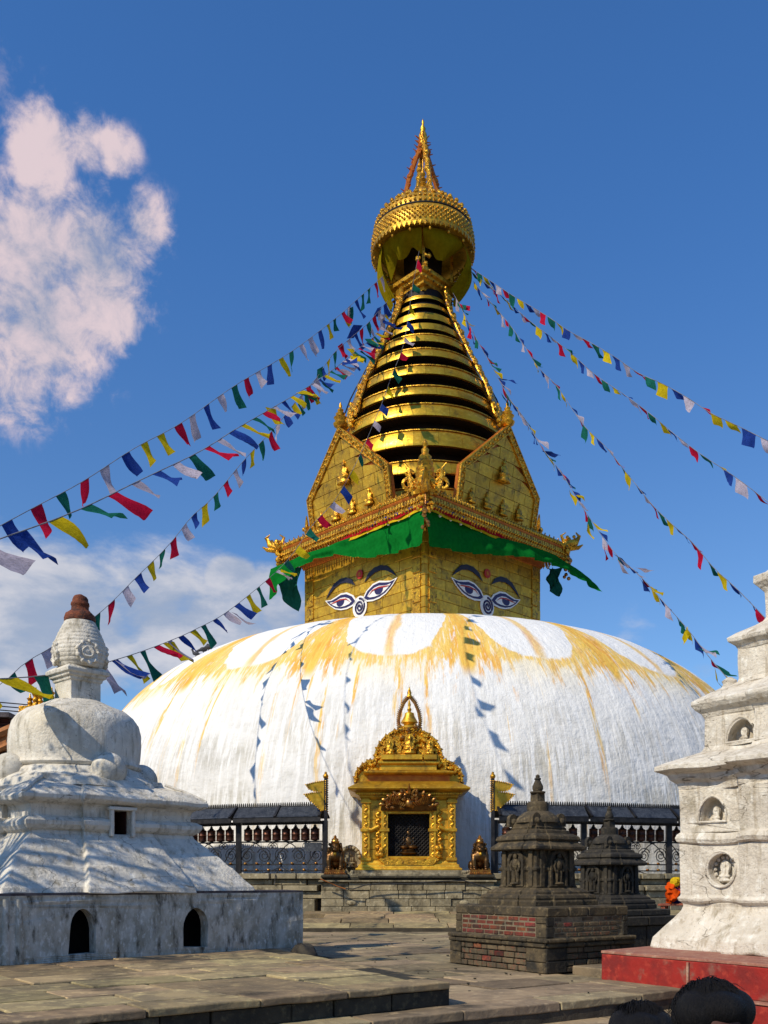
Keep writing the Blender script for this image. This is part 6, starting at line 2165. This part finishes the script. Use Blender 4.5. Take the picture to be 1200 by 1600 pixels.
def dep(lst, d0, d1, p=1.0):
    """depths between d0 and d1 so that the projected points lie on a straight line seen from above"""
    x0, x1 = lst[0][0], lst[-1][0]
    A = Vector(((x0 - 600) / F * d0, d0)); B = Vector(((x1 - 600) / F * d1, d1))
    out = []
    for px, py in lst:
        t = (px - 600) / F
        # A + s (B - A): x = t y
        den = (B.x - A.x) - t * (B.y - A.y)
        s = (t * A.y - A.x) / den if abs(den) > 1e-6 else 0
        s = max(0, min(1, s))
        out.append((px, py, A.y + (B.y - A.y) * s))
    return out


string('upper left prayer flag string running from under the parasol to the left edge', dep([(600, 430), (558, 468), (525, 497), (456, 549), (368, 602), (283, 661), (211, 700), (130, 752), (59, 790), (-8, 826)], 32.5, 15), 3, 30, .36, .36, 1.2, (.25, .1, -.95), bunch=(0, .3, .4))
string('lower left prayer flag string with the largest flags nearest the camera',
       dep([(604, 488), (590, 520), (560, 545), (533, 568), (500, 592), (469, 612), (421, 640), (366, 672), (335, 692), (300, 712), (224, 748), (120, 798), (0, 842), (-60, 862)], 32.3, 8.2), 1, 38, .36, .33, 1.15, (.85, .1, -.62), bunch=(.0, .62, .6), wobble=.4)
string('left prayer flag string sloping steeply down behind the left white stupa',
       dep([(606, 470), (575, 505), (548, 528), (519, 555), (495, 590), (460, 630), (430, 668), (399, 700), (372, 730), (333, 777), (299, 808), (272, 842), (246, 870), (213, 902), (167, 948), (120, 985), (76, 1014), (39, 1036), (8, 1064), (-30, 1090)], 32.3, 17), 2, 40, .36, .30, 1.15, (.2, .1, -.98), bunch=(0, .4, .4))
string('prayer flag string falling down the front of the spire, then past its left corner',
       [(655, 392, 31.2), (645, 445, 31.4), (640, 480, 31.3), (634, 520, 30.9), (627, 550, 30.5), (612, 587, 30.1), (598, 627, 29.7), (586, 655, 29.4), (572, 690, 29.0), (549, 738, 28.2), (520, 786, 27.4), (489, 819, 26.6), (460, 862, 25.8),
        (441, 884, 25.2), (408, 914, 23.6), (352, 958, 21), (304, 984, 18.8), (276, 997, 17.6), (224, 1017, 15.4), (164, 1036, 13.0), (120, 1047, 12.1), (72, 1055, 11.1), (30, 1059, 10.3), (-30, 1062, 9.6)], 4, 38, .26, .46, 1.0, (.7, .15, -.7), wobble=.45, bunch=(.45, 1, .25))
string('topmost right prayer flag string running to the right edge', dep([(735, 418), (795, 458), (852, 492), (887, 516), (924, 536), (961, 558), (996, 582), (1036, 600), (1075, 622), (1110, 645), (1154, 666), (1210, 694)], 32.5, 19), 4, 30, .30, .28, 1.0, (.35, .0, -.9), fill=.86, wobble=.4)
string('second right prayer flag string running to the right edge below the topmost one', dep([(736, 424), (777, 457), (826, 500), (865, 530), (896, 555), (928, 584), (970, 613), (1014, 645), (1057, 681), (1097, 711), (1132, 734), (1162, 755), (1210, 792)], 32.5, 20), 0, 36, .30, .27, .95, (.4, .0, -.85), fill=.86, wobble=.4)
string('third right prayer flag string ending behind the white tiered tower', dep([(740, 440), (751, 455), (793, 503), (819, 540), (841, 574), (869, 602), (896, 642), (915, 668), (948, 700), (974, 733), (996, 760), (1020, 790), (1051, 820), (1084, 850), (1114, 886), (1149, 918), (1196, 966)], 32.5, 17), 1, 44, .30, .25, 1.05, (.4, .0, -.85), fill=.82, wobble=.4)
string('steepest right prayer flag string with the densest flags', dep([(708, 458), (716, 472), (742, 525), (769, 573), (795, 621), (821, 656), (847, 700), (878, 740), (904, 783), (939, 835), (966, 870), (996, 896), (1036, 940), (1075, 984), (1105, 1023), (1140, 1064)], 32.3, 20), 2, 60, .34, .24, 1.1, (.5, .0, -.8), fill=.92, wobble=.45, bunch=(0, 1, .35))


# ------------------------------------------------------------------ the two people in front
def person(cx, cy, ztop, yaw, label, shirt, s=1.0, seed=1):
    """standing person seen from the forehead up; body one skinned mesh"""
    zf = -1.85
    H = ztop - zf
    k = H / 1.72
    Pn = thing('person', (cx, cy, zf), label, 'person')
    rt = Matrix.Rotation(yaw, 4, 'Z')
    def W(x, y, z): return (rt @ Vector((x * k, y * k, z * k)))
    J = [('pelvis', 0, 0, .95, .15), ('waist', 0, 0, 1.1, .13), ('chest', 0, 0, 1.30, .155), ('neck', 0, .02, 1.45, .06), ('head0', 0, .0, 1.53, .075),
         ('ls', -.18, 0, 1.38, .07), ('le', -.25, .02, 1.10, .045), ('lw', -.24, -.08, .86, .033), ('lh', -.23, -.12, .78, .03),
         ('rs', .18, 0, 1.38, .07), ('re', .25, .02, 1.10, .045), ('rw', .24, -.08, .86, .033), ('rh', .23, -.12, .78, .03),
         ('lk', -.10, 0, .90, .095), ('lkn', -.10, -.01, .50, .06), ('la', -.10, .02, .09, .04), ('lt', -.10, -.14, .04, .035),
         ('rk', .10, 0, .90, .095), ('rkn', .10, -.01, .50, .06), ('rra', .10, .02, .09, .04), ('rt', .10, -.14, .04, .035)]
    E_ = [(0, 1), (1, 2), (2, 3), (3, 4), (2, 5), (5, 6), (6, 7), (7, 8), (2, 9), (9, 10), (10, 11), (11, 12), (0, 13), (13, 14), (14, 15), (15, 16), (0, 17), (17, 18), (18, 19), (19, 20)]
    me = bpy.data.meshes.new('body')
    me.from_pydata([W(a, b, c) for _, a, b, c, _r in J], E_, [])
    o = bpy.data.objects.new('body', me); COL.objects.link(o); o.parent = Pn
    me.materials.append(shirt)
    def st(o):
        sk = o.modifiers.new('s', 'SKIN'); sk.use_smooth_shade = True
        for i, (_, a, b, c, r) in enumerate(J):
            o.data.skin_vertices[0].data[i].radius = (r * k, r * k)
        o.data.skin_vertices[0].data[0].use_root = True
        ss = o.modifiers.new('u', 'SUBSURF'); ss.levels = 2; ss.render_levels = 2
    bake(o, st)
    if not o.data.materials: o.data.materials.append(shirt)
    # head with features, one mesh
    C = Vector((cx, cy, zf)) + W(0, -.01, 1.60)
    def L(x, y, z): return C + W(x, y, z)
    mb = MB()
    def el(p, r):
        i0 = len(mb.v); mb.ball((0, 0, 0), tuple(q * k for q in r), 18, 12)
        for i in range(i0, len(mb.v)):
            mb.v[i] = tuple(L(*p) + (rt @ Vector(mb.v[i])))
    el((0, .01, .02), (.078, .095, .10)); el((0, -.03, -.05), (.06, .065, .075)); el((0, -.105, -.02), (.014, .02, .028)); el((0, -.098, -.065), (.025, .015, .01))
    for q in (-1, 1):
        el((q * .08, .01, -.01), (.012, .02, .03)); el((q * .03, -.078, .0), (.018, .016, .012))
    el((0, .0, -.12), (.05, .05, .08))
    hd = build('head', mb, skinm, Pn); remesh(hd, .007 * k, 2)
    for q in (-1, 1):
        build('eye', MB().ball(L(q * .03, -.09, .0), .009 * k, 8, 6), p_white, hd)
    # hair: cap plus many strands
    mb = MB()
    el((0, .028, .048), (.098, .102, .094)); el((0, .045, -.01), (.092, .085, .09))
    for q in (-1, 1):
        el((q * .055, .0, .055), (.052, .078, .062))
    el((0, -.045, .072), (.066, .058, .046))
    hr = build('hair', mb, hairm, Pn); remesh(hr, .008 * k, 3)
    rough(hr, .006, 9, 0, seed)
    rnd = random.Random(seed)
    mb = MB()
    for i in range(2600):
        a = rnd.uniform(0, 2 * pi); e_ = rnd.uniform(-.35, 1.5)
        d = Vector((cos(a) * cos(e_), sin(a) * cos(e_), sin(e_)))
        p = Vector((.0965 * d.x, .028 + .102 * d.y, .045 + .0945 * d.z))
        whorl = Vector((.02, .6, .8)).normalized()
        t = (d - whorl); t = (t - d * t.dot(d)); t = (t.normalized() if t.length > .05 else d.orthogonal()) + Vector((rnd.gauss(0, .12), rnd.gauss(0, .12), rnd.gauss(0, .1)))
        if d.y < -.3 and d.z < .45: continue
        ln = rnd.uniform(.03, .06)
        p2 = p + t * ln * .5 + d * .002; p3 = p + t * ln + d * (-.5 * ln * ln / .1 + rnd.uniform(-.002, .002))
        mb.tube([L(*p), L(*p2), L(*p3)], [.0013, .0012, .0004], 3)
    build('hair_strands', mb, hairm, hr, kind='stuff')
    return Pn


person((1114 - 600) / F * 2.4, 2.4, -.278, radians(6), 'black-haired person at the bottom right corner, only the top of the head in view', shirt_a, seed=3)
person((1001 - 600) / F * 2.7, 2.7, -.372, radians(-10), 'black-haired person left of the other head at the bottom edge, barely in view', tex('maroon_shirt', [(.08, .02, .02), (.1, .03, .03)]), seed=9)

for m in bpy.data.meshes:
    if m.users == 0:
        bpy.data.meshes.remove(m)
